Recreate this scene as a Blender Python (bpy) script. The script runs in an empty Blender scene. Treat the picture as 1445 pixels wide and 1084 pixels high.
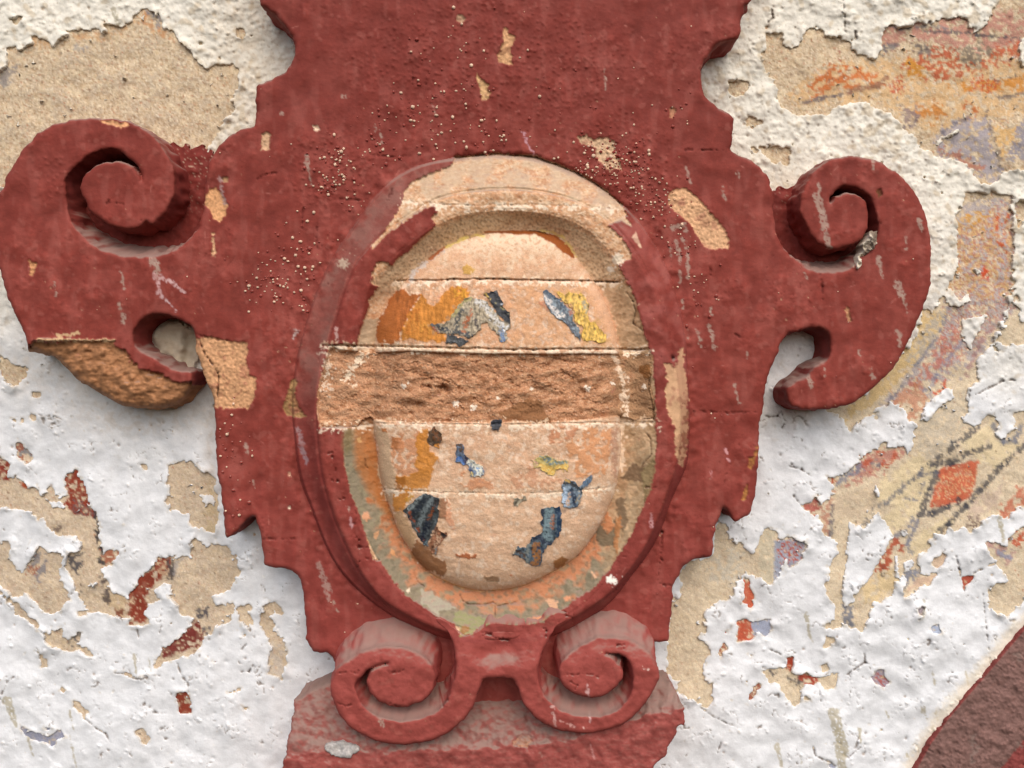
import bpy, math
import numpy as np

# ------------------------------------------------------------------ camera, light, exposure
C = bpy.context.scene.collection
scene = bpy.context.scene
F = 1080.0            # focal length in photo pixels
D = 1.08              # camera distance from the wall, metres (1 photo pixel = 1 mm on the wall)
CX, CY = 722.5, 542.0
cam = bpy.data.cameras.new('camera'); cam_o = bpy.data.objects.new('camera', cam); C.objects.link(cam_o)
cam_o.location = (0, -D, 0); cam_o.rotation_euler = (math.radians(90), 0, 0)
cam.sensor_width = 36; cam.lens = 36 * F / 1445.0; cam.clip_start = 0.01; cam.clip_end = 100
scene.camera = cam_o

SUN_EL, SUN_AZ = 48.0, 12.0      # from the upper right, in front of the wall
world = bpy.data.worlds.new('World'); scene.world = world; world.use_nodes = True
wn = world.node_tree.nodes; wl = world.node_tree.links
sky = wn.new('ShaderNodeTexSky'); sky.sky_type = 'NISHITA'; sky.sun_disc = False
sky.sun_elevation = math.radians(SUN_EL); sky.sun_rotation = math.radians(180 - SUN_AZ)
sky.air_density = 1.0; sky.dust_density = 4.0; sky.ozone_density = 1.0
wl.new(sky.outputs[0], wn['Background'].inputs[0]); wn['Background'].inputs[1].default_value = 0.15
sun = bpy.data.lights.new('sun', 'SUN'); sun.energy = 1.5; sun.angle = math.radians(85); sun.color = (1.0, 0.95, 0.88)
sun_o = bpy.data.objects.new('sun', sun); C.objects.link(sun_o)
from mathutils import Vector
_e, _a = math.radians(SUN_EL), math.radians(SUN_AZ)
_dir = Vector((math.sin(_a) * math.cos(_e), -math.cos(_a) * math.cos(_e), math.sin(_e)))
sun_o.rotation_euler = _dir.to_track_quat('Z', 'Y').to_euler()
vs_ = scene.view_settings
scene.display_settings.display_device = 'sRGB'
vs_.view_transform = 'Standard'; vs_.look = 'None'; vs_.gamma = 1.0; vs_.exposure = 0.10; vs_.use_curve_mapping = False
scene.cycles.max_bounces = 8

# ------------------------------------------------------------------ canvases (1 px = 1 photo pixel), noise, outlines
MG = 200
CW, CH_ = 1445 + 2 * MG, 1084 + 2 * MG
PX, PY = np.meshgrid(np.arange(CW, dtype=np.float32) - MG, np.arange(CH_, dtype=np.float32) - MG)
rng = np.random.default_rng(7)
_fx = np.fft.rfftfreq(2048)[None, :]; _fy = np.fft.fftfreq(1536)[:, None]

def fn(seed, lo, hi, beta=1.0, ax=1.0, ay=1.0):
    """band-limited noise: wavelengths lo..hi pixels, unit deviation; ax/ay > 1 stretch it"""
    r = np.random.default_rng(seed)
    w = np.fft.rfft2(r.standard_normal((1536, 2048), dtype=np.float32))
    f = np.sqrt((_fx * ax) ** 2 + (_fy * ay) ** 2) + 1e-6
    amp = f ** (-beta) / (1 + (f * lo) ** 6) / (1 + (1 / (f * hi)) ** 6)
    n = np.fft.irfft2(w * amp, s=(1536, 2048))[:CH_, :CW].astype(np.float32)
    return (n - n.mean()) / n.std()

def P(ox, oy, s, text):
    return [(ox + float(a.split(',')[0]) / s, oy + float(a.split(',')[1]) / s) for a in text.split()]

def smooth_closed(pts, n=3):
    """Chaikin corner cutting"""
    p = np.array(pts, float)
    for _ in range(n):
        q = np.roll(p, -1, axis=0)
        a = p * .75 + q * .25; b = p * .25 + q * .75
        p = np.empty((len(a) * 2, 2)); p[0::2] = a; p[1::2] = b
    return p

def sdf_win(pts, R=24):
    p = np.asarray(pts, float)
    x0 = max(int(p[:, 0].min() - R) + MG, 0); x1 = min(int(p[:, 0].max() + R) + MG + 2, CW)
    y0 = max(int(p[:, 1].min() - R) + MG, 0); y1 = min(int(p[:, 1].max() + R) + MG + 2, CH_)
    h, w = y1 - y0, x1 - x0
    if h <= 1 or w <= 1:
        return None
    cnt = np.zeros((h, w + 1), np.int32)
    q = np.roll(p, -1, axis=0)
    for (ax, ay), (bx, by) in zip(p, q):
        if ay == by: continue
        if ay > by: ax, ay, bx, by = bx, by, ax, ay
        ja = max(int(math.ceil(ay + MG - y0)), 0); jb = min(int(math.ceil(by + MG - y0)), h)
        if jb <= ja: continue
        js = np.arange(ja, jb)
        xs = ax + (js + y0 - MG - ay) * (bx - ax) / (by - ay)
        xi = np.clip(np.ceil(xs + MG - x0).astype(int), 0, w)
        np.add.at(cnt, (js, xi), 1)
    ins = (np.cumsum(cnt[:, :w], axis=1) % 2) == 1
    dist = np.full((h, w), float(R), np.float32)
    for (ax, ay), (bx, by) in zip(p, q):
        i0 = max(int(min(ax, bx) - R) + MG - x0, 0); i1 = min(int(max(ax, bx) + R) + MG - x0 + 2, w)
        j0 = max(int(min(ay, by) - R) + MG - y0, 0); j1 = min(int(max(ay, by) + R) + MG - y0 + 2, h)
        if i1 <= i0 or j1 <= j0: continue
        gx = PX[y0 + j0:y0 + j1, x0 + i0:x0 + i1]; gy = PY[y0 + j0:y0 + j1, x0 + i0:x0 + i1]
        dx, dy = bx - ax, by - ay; L = dx * dx + dy * dy + 1e-9
        t = np.clip(((gx - ax) * dx + (gy - ay) * dy) / L, 0, 1)
        d = np.sqrt((gx - ax - t * dx) ** 2 + (gy - ay - t * dy) ** 2)
        v = dist[j0:j1, i0:i1]; np.minimum(v, d, out=v)
    return (slice(y0, y1), slice(x0, x1)), np.where(ins, -dist, dist)

def sdf(pts, R=24):
    A = np.full((CH_, CW), float(R), np.float32)
    r = sdf_win(pts, R)
    if r: A[r[0]] = r[1]
    return A

N_f = fn(1, 2.2, 6, .6); N_rag = fn(2, 3.5, 16, 1.3); N_rag2 = fn(3, 9, 45, 1.3); N_mid = fn(4, 25, 90, 1.2)
N_low = fn(5, 90, 400, 1.2); N_g = fn(6, 2.0, 3.5, 0.0); N_hor = fn(7, 3, 30, 1.2, 1.6, .4); N_spk = fn(8, 2.5, 10, 1.0)
N_rag3 = fn(9, 3.0, 9, 1.0); N_pal = fn(10, 6, 40, 1.2); N_pal2 = fn(11, 5, 30, 1.1); N_lump = fn(12, 10, 36, 1.5)
RAG = (N_rag * .75 + N_rag2 * .5 + N_rag3 * .35)

def crisp(n, t, e=.07):
    return np.clip((n - t) / e * .5 + .5, 0, 1)

def sm(a, b, x):
    t = np.clip((x - a) / (b - a), 0, 1); return t * t * (3 - 2 * t)

def lin(c):
    c = np.array(c, float) / 255.0
    return np.where(c <= .04045, c / 12.92, ((c + .055) / 1.055) ** 2.4).astype(np.float32)

def blend(col, mask, c):
    col += (np.asarray(c, np.float32) - col) * mask[..., None]

def paint(col, pts, c, rag=2.0, soft=0.8, op=1.0, cover=None, noise=None, H=None, dh=0.0, thr=0.0, R=24):
    """lay a coat of colour c (0-255) inside an outline; cover in -2..2 breaks it up with noise"""
    r = sdf_win(pts, R)
    if not r: return
    w, S = r
    m = 1 - sm(-soft, soft, S + rag * RAG[w])
    if cover is not None:
        n = (N_pal if noise is None else noise)[w]
        m = m * sm(-.12, .12, n + cover)
    m = m * op
    blend(col[w], m, lin(c))
    if H is not None: H[w] += dh * m

def stroke(col, pts, c, w0=3.0, w1=None, rag=.6, soft=.7, op=1.0, cover=None, noise=None, H=None, dh=0.0):
    w1 = w0 if w1 is None else w1
    p = np.asarray(pts, float); M = max(w0, w1) + 4 + 2 * rag
    seg = np.sqrt(((p[1:] - p[:-1]) ** 2).sum(1)); acc = np.concatenate([[0], np.cumsum(seg)]); tot = acc[-1] + 1e-6
    for i in range(len(p) - 1):
        (ax, ay), (bx, by) = p[i], p[i + 1]
        i0 = max(int(min(ax, bx) - M) + MG, 0); i1 = min(int(max(ax, bx) + M) + MG + 2, CW)
        j0 = max(int(min(ay, by) - M) + MG, 0); j1 = min(int(max(ay, by) + M) + MG + 2, CH_)
        if i1 <= i0 or j1 <= j0: continue
        w = (slice(j0, j1), slice(i0, i1)); gx, gy = PX[w], PY[w]
        dx, dy = bx - ax, by - ay; L = dx * dx + dy * dy + 1e-9
        t = np.clip(((gx - ax) * dx + (gy - ay) * dy) / L, 0, 1)
        d = np.sqrt((gx - ax - t * dx) ** 2 + (gy - ay - t * dy) ** 2)
        ww = w0 + (w1 - w0) * (acc[i] + t * seg[i]) / tot
        m = 1 - sm(-soft, soft, d - ww * .5 + rag * RAG[w])
        if cover is not None:
            m = m * sm(-.12, .12, (N_pal if noise is None else noise)[w] + cover)
        if col is not None: blend(col[w], m * op, lin(c))
        if H is not None: H[w] += dh * m

def spot(x, y, r):
    R = int(r * 2.5 + 2); xi, yi = int(round(x)) + MG, int(round(y)) + MG
    j0, j1, i0, i1 = max(yi - R, 0), min(yi + R + 1, CH_), max(xi - R, 0), min(xi + R + 1, CW)
    if j1 <= j0 or i1 <= i0: return None
    w = (slice(j0, j1), slice(i0, i1))
    return w, np.exp(-((PX[w] - x) ** 2 + (PY[w] - y) ** 2) / (r * r))

def worley(cell, seed, warp=0.0):
    r = np.random.default_rng(seed); nx, ny = int(CW / cell) + 4, int(CH_ / cell) + 4
    jx = r.random((ny, nx)); jy = r.random((ny, nx)); val = r.random((ny, nx)).astype(np.float32)
    X = (PX + MG + warp * N_rag2) / cell + 1.5; Y = (PY + MG + warp * N_mid) / cell + 1.5
    ix = np.clip(X.astype(int), 1, nx - 2); iy = np.clip(Y.astype(int), 1, ny - 2)
    f1 = np.full(X.shape, 9., np.float32); f2 = f1.copy(); v1 = np.zeros_like(f1)
    for a in (-1, 0, 1):
        for b in (-1, 0, 1):
            gy, gx = iy + a, ix + b
            d = np.sqrt((X - gx - jx[gy, gx]) ** 2 + (Y - gy - jy[gy, gx]) ** 2).astype(np.float32)
            c = d < f1
            f2 = np.where(c, f1, np.minimum(f2, d)); v1 = np.where(c, val[gy, gx], v1); f1 = np.where(c, d, f1)
    return f1, f2, v1

# ------------------------------------------------------------------ outlines traced from the carving
Z1 = (0, 150, 4); Z2 = (0, 420, 4); Z3 = (280, 600, 4); Z4 = (420, 800, 4); Z5 = (680, 813, 4); Z6 = (860, 600, 4)
Z7 = (1040, 200, 4); Z8 = (980, 420, 4); s3 = 3.6125
plate_pts = (
    P(*Z1, "-25,600 -20,540 0,480 30,450 35,400 70,350 100,290 150,220 220,150 300,105 400,75 510,66 600,68 720,80 800,120 860,160 920,230 960,300 985,370 990,430 985,500 960,560 930,610 890,650 855,668 825,650 805,680 740,695 680,692 600,665 540,620 490,560 465,510 457,460 470,400 510,355 560,325 640,308 710,320 760,345 790,385 800,425 806,390 780,345 740,300 690,260 640,243 590,240 540,260 490,290 440,330 400,375 375,410 370,450 378,500 385,560 392,610 415,660 460,720 520,775 590,815 680,840 780,850 880,845 970,820 1040,780 1095,720 1130,660 1150,590 1155,520 1160,440 1170,380 1175,330 1200,280 1240,220 1290,170 1350,135 1420,115")
    + P(0, 0, 1, "361,178 361,120 372,117 388,110 400,104 409,94 415,80 417,68 412,52 402,36 390,22 376,12 362,4 362,-190 1100,-190 1068,-20 1060,2 1048,10")
    + P(700, 0, s3, "1250,100 1245,190 1200,205 1130,225 1100,250 1080,290 1060,310 1045,370 1045,420 1060,490 1100,530 1150,565 1215,590 1210,650 1200,740 1190,765")
    + P(*Z7, "0,75 60,95 110,125 150,165 185,220 205,300 207,380 210,450 220,510 240,570 290,630 350,680 410,720 480,735 560,735 640,715 700,650 760,580 785,540 795,480 785,420 770,360 740,310 700,275 650,252 600,250 560,270 530,300 522,350 540,330 570,300 610,285 660,290 700,315 730,350 742,400 740,460 725,510 690,560 640,590 580,605 530,605 470,585 430,550 400,500 375,450 355,400 352,340 365,280 400,220 430,170 480,125 540,95 620,82 700,82 780,105 860,145 930,200 990,265 1040,350 1075,450 1092,550 1095,650 1092,750 1080,850")
    + P(*Z8, "1310,0 1290,60 1240,170 1200,260 1160,340 1110,410 1050,470 980,540 920,575 860,605 780,625 700,632 640,628 570,628 535,600 520,550 530,500 570,470 620,455 640,430 660,400 700,375 740,360 760,310 770,250 755,210 720,180 670,168 610,180 550,195 510,225 480,270 475,310 450,360 425,410 405,480 395,560 380,640 365,720")
    + P(*Z6, "848,0 845,90 838,200 830,330 825,390 805,440 795,490 780,515 745,522 712,548 690,520 652,468 636,466 625,520 602,560 598,600 585,610 585,720 570,745 540,750 500,750 450,770 415,800 390,850 370,890 358,905")
    + P(*Z5, "1078,60 1070,200 1058,280 1055,360 1040,370 940,374 800,374 800,900 -800,900")
    + P(0, 0, 1, "480,1038 480,921 433,921 431,870")
    + P(*Z3, "598,1010 594,940 582,890 560,850 520,820 470,805 380,795 370,785 368,730 358,670 355,620 340,580 325,540 320,512 290,515 250,560 210,600 170,640 152,635 145,520 135,450 125,350 110,280 100,200 97,100 95,0")
    + P(*Z2, "1212,640 1205,550 1172,500 1150,420 1138,370 1112,330 1106,250 1105,210 1080,165 1030,130 980,105 920,92 860,95 810,120 770,160 750,200 752,250 780,285 860,335 940,385 1030,420 1078,410 1092,440 1085,500 1060,550 1020,590 960,615 860,625 760,622 680,605 600,560 520,510 450,470 400,430 370,390 340,350 290,330 240,315 200,300 160,310 160,270 150,230 130,180 100,130 70,60 40,0 12,-120 -10,-200"))
plate_S0 = sdf(smooth_closed(plate_pts, 2), 60)
plate_S = plate_S0 + .15 * N_rag + .6 * N_rag2

bracket_pts = (
    P(*Z4, "760,292 830,340 868,390 895,520 890,600 870,680 850,740 815,790 760,830 700,850 650,860 560,865 480,850 420,820 370,780 340,730 325,680 335,640 368,612 390,585 430,560 480,547 515,543 470,558 425,578 396,612 388,650 400,700 440,745 490,775 540,790 595,795 650,780 710,755 750,720 775,670 780,610 765,560 735,520 690,485 640,460 580,447 510,442 430,452 350,480 290,515 240,555 205,600 185,650 182,700 205,760 225,820 270,880 330,930 400,965 470,990 530,1003 620,1003 720,990 800,965 870,925 920,880 965,830 1000,770 1025,700 1040,650 1050,632 1100,628 1208,625")
    + P(*Z5, "185,590 205,650 240,730 290,790 350,835 420,865 500,882 580,888 660,880 740,860 820,825 880,770 930,710 965,650 985,610 1003,580 992,545 993,510 970,455 930,410 880,375 820,350 750,340 690,338 630,350 570,380 510,420 465,460 435,500 430,550 440,590 480,640 530,670 590,687 650,685 710,665 760,625 795,580 800,550 785,510 760,480 720,450 690,436 740,436 790,450 830,480 850,520 852,580 845,640 830,690 780,740 720,775 640,790 560,785 480,770 410,730 360,680 325,620 315,560 320,500 340,430 370,370 400,310 430,270 500,238 480,190 370,225 340,265 200,280 60,265 0,285")
    + P(*Z4, "1100,328 1050,345 1000,375 930,397 880,340 800,285"))
brk_S0 = sdf(smooth_closed(bracket_pts, 2), 40)
brk_S = brk_S0 + .12 * N_rag + .4 * N_rag2

ledge_pts = P(0, 0, 1, "416,989 440,975 470,958 560,950 650,955 760,955 860,955 930,960 945,963 955,980 965,1000 965,1023 956,1026 955,1034 945,1050 938,1068 925,1080 912,1100 900,1280 370,1280 398,1090 413,1010")
ledge_S0 = sdf(ledge_pts, 40); ledge_S = ledge_S0 + .8 * N_rag2 + .4 * N_rag
rib_pts = P(1045, 784, s3, "1800,40 1445,370 1370,455 1300,540 1170,690 1050,830 960,960 890,1084 800,1250 700,1500 2000,1500")
rib_S0 = sdf(rib_pts, 40); rib_S = rib_S0 + .5 * N_rag2

OC = (706., 575.)     # centre of the oval
dxO = PX - OC[0]; dyO = PY - OC[1]; RR = np.sqrt(dxO ** 2 + dyO ** 2) + 1e-3; TH = np.arctan2(dyO, dxO)
def polar(pts):
    p = np.array(pts) - np.array(OC); th = np.arctan2(p[:, 1], p[:, 0]); r = np.hypot(p[:, 0], p[:, 1])
    o = np.argsort(th); th, r = th[o], r[o]
    g = np.linspace(-np.pi, np.pi, 720, endpoint=False)
    v = np.interp(g, np.concatenate([th - 2 * np.pi, th, th + 2 * np.pi]), np.concatenate([r, r, r]))
    k = np.exp(-(np.arange(-20, 21) / 7.0) ** 2); k /= k.sum()
    v = np.convolve(np.concatenate([v[-20:], v, v[:20]]), k, 'valid')
    return np.interp(TH, np.concatenate([g, [np.pi]]), np.concatenate([v, v[:1]])).astype(np.float32)
r0 = polar(P(0, 0, 1, "641,223 599,229 560,246 527,277 499,319 469,363 447,408 433,449 422,488 414,530 411,566 412,593 415,612 419,650 425,682 440,717 455,760 470,792 492,820 520,845 545,864 600,892 706,910 800,890 860,852 890,812 912,785 932,750 945,707 960,677 970,655 972,620 972,566 969,520 967,480 963,449 952,407 935,366 919,338 899,308 880,291 849,266 819,247 783,232 755,222 700,217"))
r1 = polar(P(0, 0, 1, "612,285 650,275 700,270 760,273 810,285 845,303 870,325 893,355 908,380 924,412 938,455 947,490 955,540 959,600 954,650 942,690 926,735 906,778 880,815 855,841 830,858 805,872 780,888 706,903 640,895 600,880 575,867 540,847 506,800 487,760 465,700 452,625 449,595 453,550 462,500 477,450 489,410 504,372 525,348 545,330 571,311 592,298"))
r2 = polar(P(0, 0, 1, "520,402 510,450 498,500 488,560 485,610 487,650 496,700 520,760 540,800 572,840 610,868 650,885 700,890 750,886 795,870 830,846 855,818 880,778 900,740 915,690 924,640 927,590 922,540 915,490 905,455 890,410 872,370 845,335 810,312 770,301 700,297 650,302 610,320 575,347 545,374"))
r3 = polar(P(0, 0, 1, "557,417 539,439 532,460 529,491 526,540 527,595 533,638 539,681 548,709 557,733 567,760 581,777 595,798 609,810 626,819 652,829 678,834 720,831 746,824 772,811 789,802 814,786 833,762 847,741 860,712 869,690 874,650 874,595 877,550 876,520 871,478 859,439 841,401 828,382 812,363 805,350 784,331 756,325 717,327 684,331 637,346 609,362 581,387"))

# ------------------------------------------------------------------ height of the carving (mm in front of the wall)
PLATE, RING = 60.0, 36.0
RZ = .25 + .75 * sm(.1, 1.3, N_mid * .7 + N_low * .7)      # rougher and calmer passages of the coat
HP = PLATE + .6 * N_mid + .7 * N_low + (.03 + .17 * RZ) * N_lump + (.01 + .11 * RZ) * N_rag + .03 * N_f
scab = fn(25, 4, 22, 1.2)
HP += -.45 * crisp(scab, 1.55) * RZ + .5 * crisp(-scab, 1.7) * RZ
# rounded hollow by the lower-left lobe: bare, spalled stone
lobe = P(*Z2, "190,245 300,250 440,240 560,245 650,245 655,275 710,305 740,360 790,400 850,425 920,430 980,480 1010,485 1080,480 1100,520 1060,640 700,640 400,500 100,330 150,300")
lobeS = sdf(lobe, 24); lobeM = 1 - sm(-1, 1, lobeS + 1.2 * RAG)
_t = np.clip(-plate_S0 / 34., 0, 1)
HP -= lobeM * (4.0 + 22 * (1 - np.sqrt(np.clip(1 - (1 - _t) ** 2, 0, 1))) - 1.1 * N_lump - .4 * N_rag - .35 * N_hor)
tr = np.clip((r0 - RR) / (r0 - r1), 0, 1); tf = np.clip((r1 - RR) / (r1 - r2), 0, 1); tc = np.clip((r2 - RR) / (r2 - r3), 0, 1)
leftish = sm(0.2, -0.8, np.cos(TH))
slope = RING * (.26 * sm(0, .10, tr) + .74 * sm(0, 1, tr) ** .5 * tr ** (.8 + .7 * leftish))
slope -= 3.5 * np.exp(-((RR - r1 - 3) / 2.2) ** 2)
cove = 15 + (RING - 15) * (1 - tc) ** 1.25
db = np.clip(r3 - RR, 0, None)
boss = 18 + 9 * (1 - np.exp(-db / 5.0)) + 15 * (1 - np.exp(-db / 24.0)) + 22 * np.clip(1 - (RR / r3) ** 2, 0, 1)
HR = np.where(RR > r1, slope, np.where(RR > r2, RING, cove))
KEEL = 14 * sm(884, 950, PY)
HR = HR + KEEL * (RR > r2 - 12)
fil = np.clip(np.minimum((r1 - RR), (RR - r2)), 0, 4) / 4.0
HR = HR - np.where((RR < r1) & (RR > r2), 1.6 * (1 - fil) ** 2, 0)
HR = PLATE + HR + .5 * N_mid + .22 * N_lump + .08 * N_rag + .03 * N_f
HB = PLATE + boss + .4 * N_mid + .22 * N_lump + .05 * N_rag + .03 * N_f
HK = PLATE + RING + 1.2 + 14 * sm(884, 950, PY) + .7 * N_mid + .3 * N_lump + .12 * N_rag + .04 * N_f
for (x, y, rr, d) in ((700, 918, 20, 7), (722, 916, 18, 6), (680, 925, 14, 3)):
    w, g = spot(x, y, rr); HK[w] -= d * g
LEV = np.interp(PX, [400, 560, 700, 800, 860, 910, 965], [1066, 1062, 1056, 1046, 1026, 1012, 1000]) + 1.5 * N_rag2
HL = 30 + 68 * np.clip((PY - 948) / (LEV - 948), 0, 1) ** .85 + 1.0 * N_mid + .6 * N_lump + .2 * N_rag + .04 * N_f

# ------------------------------------------------------------------ colours of the carving
RED = (134, 60, 51)
CC = np.empty((CH_, CW, 3), np.float32); CC[:] = lin(RED)
CC *= (1 + .05 * N_mid + .05 * N_low + .035 * N_lump + .03 * N_rag)[..., None]
blend(CC, .30 * sm(.4, 1.8, N_rag2 + .8 * N_low), lin((160, 86, 76)))
blend(CC, .30 * sm(.3, 1.6, fn(28, 40, 200, 1.3)), lin((160, 84, 74)))
blend(CC, .30 * sm(.5, 1.8, fn(29, 20, 120, 1.3)), lin((116, 48, 40)))
blend(CC, .35 * sm(.7, 1.9, -N_lump + .4 * N_mid), lin((126, 50, 42)))
# crest is a touch darker and browner, the foot more pink
blend(CC, .30 * (1 - sm(120, 330, PY + 20 * N_mid)), lin((110, 43, 37)))
blend(CC, .45 * sm(560, 900, PY + 20 * N_mid), lin((148, 70, 65)))
strk = fn(27, 16, 120, 1.3, .5, 2.0)
blend(CC, .16 * sm(.4, 1.6, strk), lin((172, 104, 94))); blend(CC, .22 * sm(.5, 1.7, -strk + .5 * N_low), lin((104, 42, 36)))
blend(CC, .85 * (1 - sm(-1, 1, brk_S0 - 4)), lin((150, 73, 66)) )
CC *= (1 + .05 * N_hor)[..., None] ** .6
STONE = lin((205, 162, 124))
stone = np.empty_like(CC); stone[:] = STONE
blend(stone, .6 * sm(-.2, 1.2, N_pal), lin((222, 184, 146)))
blend(stone, .6 * sm(.2, 1.4, N_pal2), lin((186, 134, 96)))
blend(stone, .5 * sm(.8, 1.8, N_spk), lin((160, 108, 76)))
blend(stone, .5 * sm(1.0, 2.0, N_rag3), lin((236, 214, 186)))
SF = np.zeros_like(PX)
for i, (lo, hi, t, c, op, dh) in enumerate(((5, 40, .75, (232, 200, 166), .55, .35), (4, 26, .9, (172, 120, 84), .5, -.4), (3, 14, 1.25, (146, 98, 66), .55, -.4), (3, 12, 1.4, (240, 218, 190), .6, .3), (8, 60, .6, (212, 150, 108), .35, .3))):
    n_ = fn(70 + i, lo, hi, 1.1, 1.25, .8); m_ = crisp(n_, t); blend(stone, op * .85 * m_, lin(c)); SF += dh * m_
ochre = np.empty_like(CC); ochre[:] = lin((188, 138, 104))
blend(ochre, .6 * sm(-.2, 1.4, N_hor), lin((200, 152, 114)))
blend(ochre, .6 * sm(.4, 1.6, N_pal), lin((154, 104, 70)))
blend(ochre, .5 * crisp(fn(76, 4, 30, 1.1, 1.7, .6), .9), lin((208, 166, 130)))
blend(ochre, .5 * crisp(fn(77, 4, 24, 1.1, 1.7, .6), 1.1), lin((138, 92, 62)))
blend(ochre, .6 * sm(1.3, 2.2, N_spk), lin((226, 190, 160)))

inside_oval = RR < r0 - 1
# bare stone of the oval: everything inside the edge of the red paint
bare_pts = (P(0, 0, 1, "641,222 700,216 755,220 783,230 819,245 849,264 878,288")
    + P(700, 200, s3, "670,375 660,380 690,430 640,400 575,425 640,490 690,570 690,600 618,625 660,700 700,780 740,920 775,1060")
    + P(700, 450, 4.817, "1020,130 1040,220 1065,240 1070,400 1082,600 1088,870")
    + P(*Z6, "265,130 245,250 220,350 190,460 120,620 60,720 0,810")
    + P(*Z5, "640,60 560,110 470,180 370,230 350,260 200,275 60,262 0,285")
    + P(*Z4, "1000,370 920,397 880,320 800,280 720,230 600,150 490,0")
    + P(*Z3, "1170,960 1100,880 1030,770 990,760 940,600 900,480 860,380 820,200 820,30")
    + P(400, 450, 4.817, "410,755 340,740 250,740 225,620 235,480 270,320 310,190 380,170 490,180")
    + P(470, 370, 5.764, "190,680 220,560 260,440 300,350 290,310 330,260 365,200 310,170 330,100")
    + P(450, 200, 5.352, "385,1060 400,1000 440,920 500,905 550,935 600,880 690,820 780,720 885,640 850,575 910,520 870,475 760,530 650,600 510,700 400,820 400,780 440,740 500,680 530,620 580,550 620,480 640,400 660,350 700,310 790,265 880,230 1000,180 1040,110"))
bareS = sdf(bare_pts, 40)
bareM = 1 - sm(-.7, .7, bareS + .7 * RAG)
CC += (stone - CC) * bareM[..., None]
HR -= (1.8 + 1.2 * (PY < 500)) * bareM
HR -= bareM * 6 * sm(9, 0, r0 - RR) * sm(420, 330, PY)
HR += SF * bareM; HB += .5 * SF
PEEL = np.zeros_like(PX)           # carving height correction, mm (negative where paint has gone)

# cove colours
cov = (RR < r2 + 1) & (RR > r3 - 1)
low = sm(600, 640, PY) * bareM
blend(CC, low * cov * sm(.85, .45, tc + .10 * N_rag2), lin((140, 128, 106)))
blend(CC, low * cov * sm(.50, .85, tc + .12 * N_rag2) * .9, lin((172, 104, 62)))
blend(CC, low * cov * sm(720, 800, PY) * sm(.3, .7, tc + .15 * N_rag2) * .8, lin((196, 134, 98)))
blend(CC, low * cov * .6 * sm(.6, 1.5, N_pal), lin((150, 140, 112)))
blend(CC, low * cov * .5 * sm(.7, 1.5, -N_pal2), lin((110, 104, 84)))
up = (1 - sm(395, 440, PY)) * bareM * cov
blend(CC, up * .7 * (sm(.05, .3, tc)), lin((198, 170, 136)))
blend(CC, up * .6 * sm(.2, 1.2, N_rag3), lin((120, 94, 66)))
topring = bareM * (RR > r1 + 1) * (1 - sm(330, 380, PY))
blend(CC, topring * .75 * sm(-.6, .8, N_mid + .4 * N_pal + .5), lin((196, 170, 142)))
blend(CC, topring * .5 * sm(.5, 1.3, N_hor), lin((214, 192, 160)))
rightcove = bareM * cov * sm(840, 870, PX) * sm(398, 404, PY)
blend(CC, rightcove * .7, lin((186, 156, 122)))
blend(CC, rightcove * .6 * crisp(N_pal2, .35), lin((160, 130, 96)))
blend(CC, rightcove * .8 * sm(.7, 1.1, N_pal), lin((204, 170, 134)))
for pts, c in (
    (P(470, 560, 5.764, "170,240 250,190 300,185 330,200 330,320 360,370 375,450 360,560 370,620 400,700 440,820 500,1000 440,960 360,880 300,800 230,660 180,560 170,400"), (172, 108, 58)),
    (P(470, 560, 5.764, "85,260 180,230 170,300 150,420 110,480 75,400"), (126, 112, 78))):
    paint(CC, pts, c, rag=1.0, soft=6, op=.8)
for pts, c in (
    (P(720, 560, 5.764, "900,660 950,600 1000,530 1060,570 1100,540 1080,620 1090,690 1030,690 960,680"), (112, 88, 66)),
    (P(720, 560, 5.764, "850,850 900,810 935,830 930,900 960,1000 930,1084 850,1060 880,960"), (120, 100, 78)),
    (P(720, 560, 5.764, "1130,540 1180,450 1180,600 1130,800 1090,860 1080,700 1060,620"), (136, 118, 84)),
    (P(720, 720, 5.764, "720,100 780,170 860,60 890,150 850,290 770,300 700,240"), (112, 100, 80)),
    (P(720, 720, 5.764, "790,20 850,120 790,200 760,150 770,60"), (198, 132, 90)),
    (P(720, 720, 5.764, "860,60 905,40 900,160 870,300 880,380 840,300"), (176, 120, 76)),
    (P(720, 720, 5.764, "660,500 690,520 710,550 690,565 665,530"), (224, 176, 140)),
    (P(720, 720, 5.764, "310,720 390,740 380,780 400,800 370,830 330,800 290,740"), (222, 172, 136)),
    (P(720, 720, 5.764, "430,710 490,700 490,730 450,750"), (222, 150, 110)),
    (P(720, 720, 5.764, "150,890 180,865 260,860 290,890 230,905 180,905"), (220, 150, 112)),
    (P(470, 720, 5.764, "720,650 800,660 850,700 900,730 960,760 1000,790 940,810 860,810 865,870 830,860 790,820 760,780 710,760"), (176, 168, 148)),
    (P(470, 720, 5.764, "990,830 1040,810 1100,850 1200,870 1260,920 1190,970 1120,1010 1030,1035 1040,960 980,910"), (150, 150, 104)),
    (P(470, 720, 5.764, "1050,940 1110,930 1100,980 1040,1030"), (166, 116, 74)),
    (P(470, 720, 5.764, "245,20 290,10 300,70 270,95 245,60"), (222, 160, 122)),
    (P(470, 720, 5.764, "330,190 370,170 370,200 350,230 330,215"), (214, 160, 118)),
    (P(470, 720, 5.764, "470,310 500,330 505,370 480,365 465,340"), (220, 156, 106)),
    (P(470, 560, 5.764, "195,330 220,335 225,375 205,370"), (220, 176, 120)),
    (P(400, 450, 4.817, "545,0 640,0 635,170 600,210 500,200 520,120"), (196, 172, 142)),
):
    paint(CC, pts, c, rag=1.0, soft=.9, op=.85, H=PEEL, dh=.7)
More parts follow.
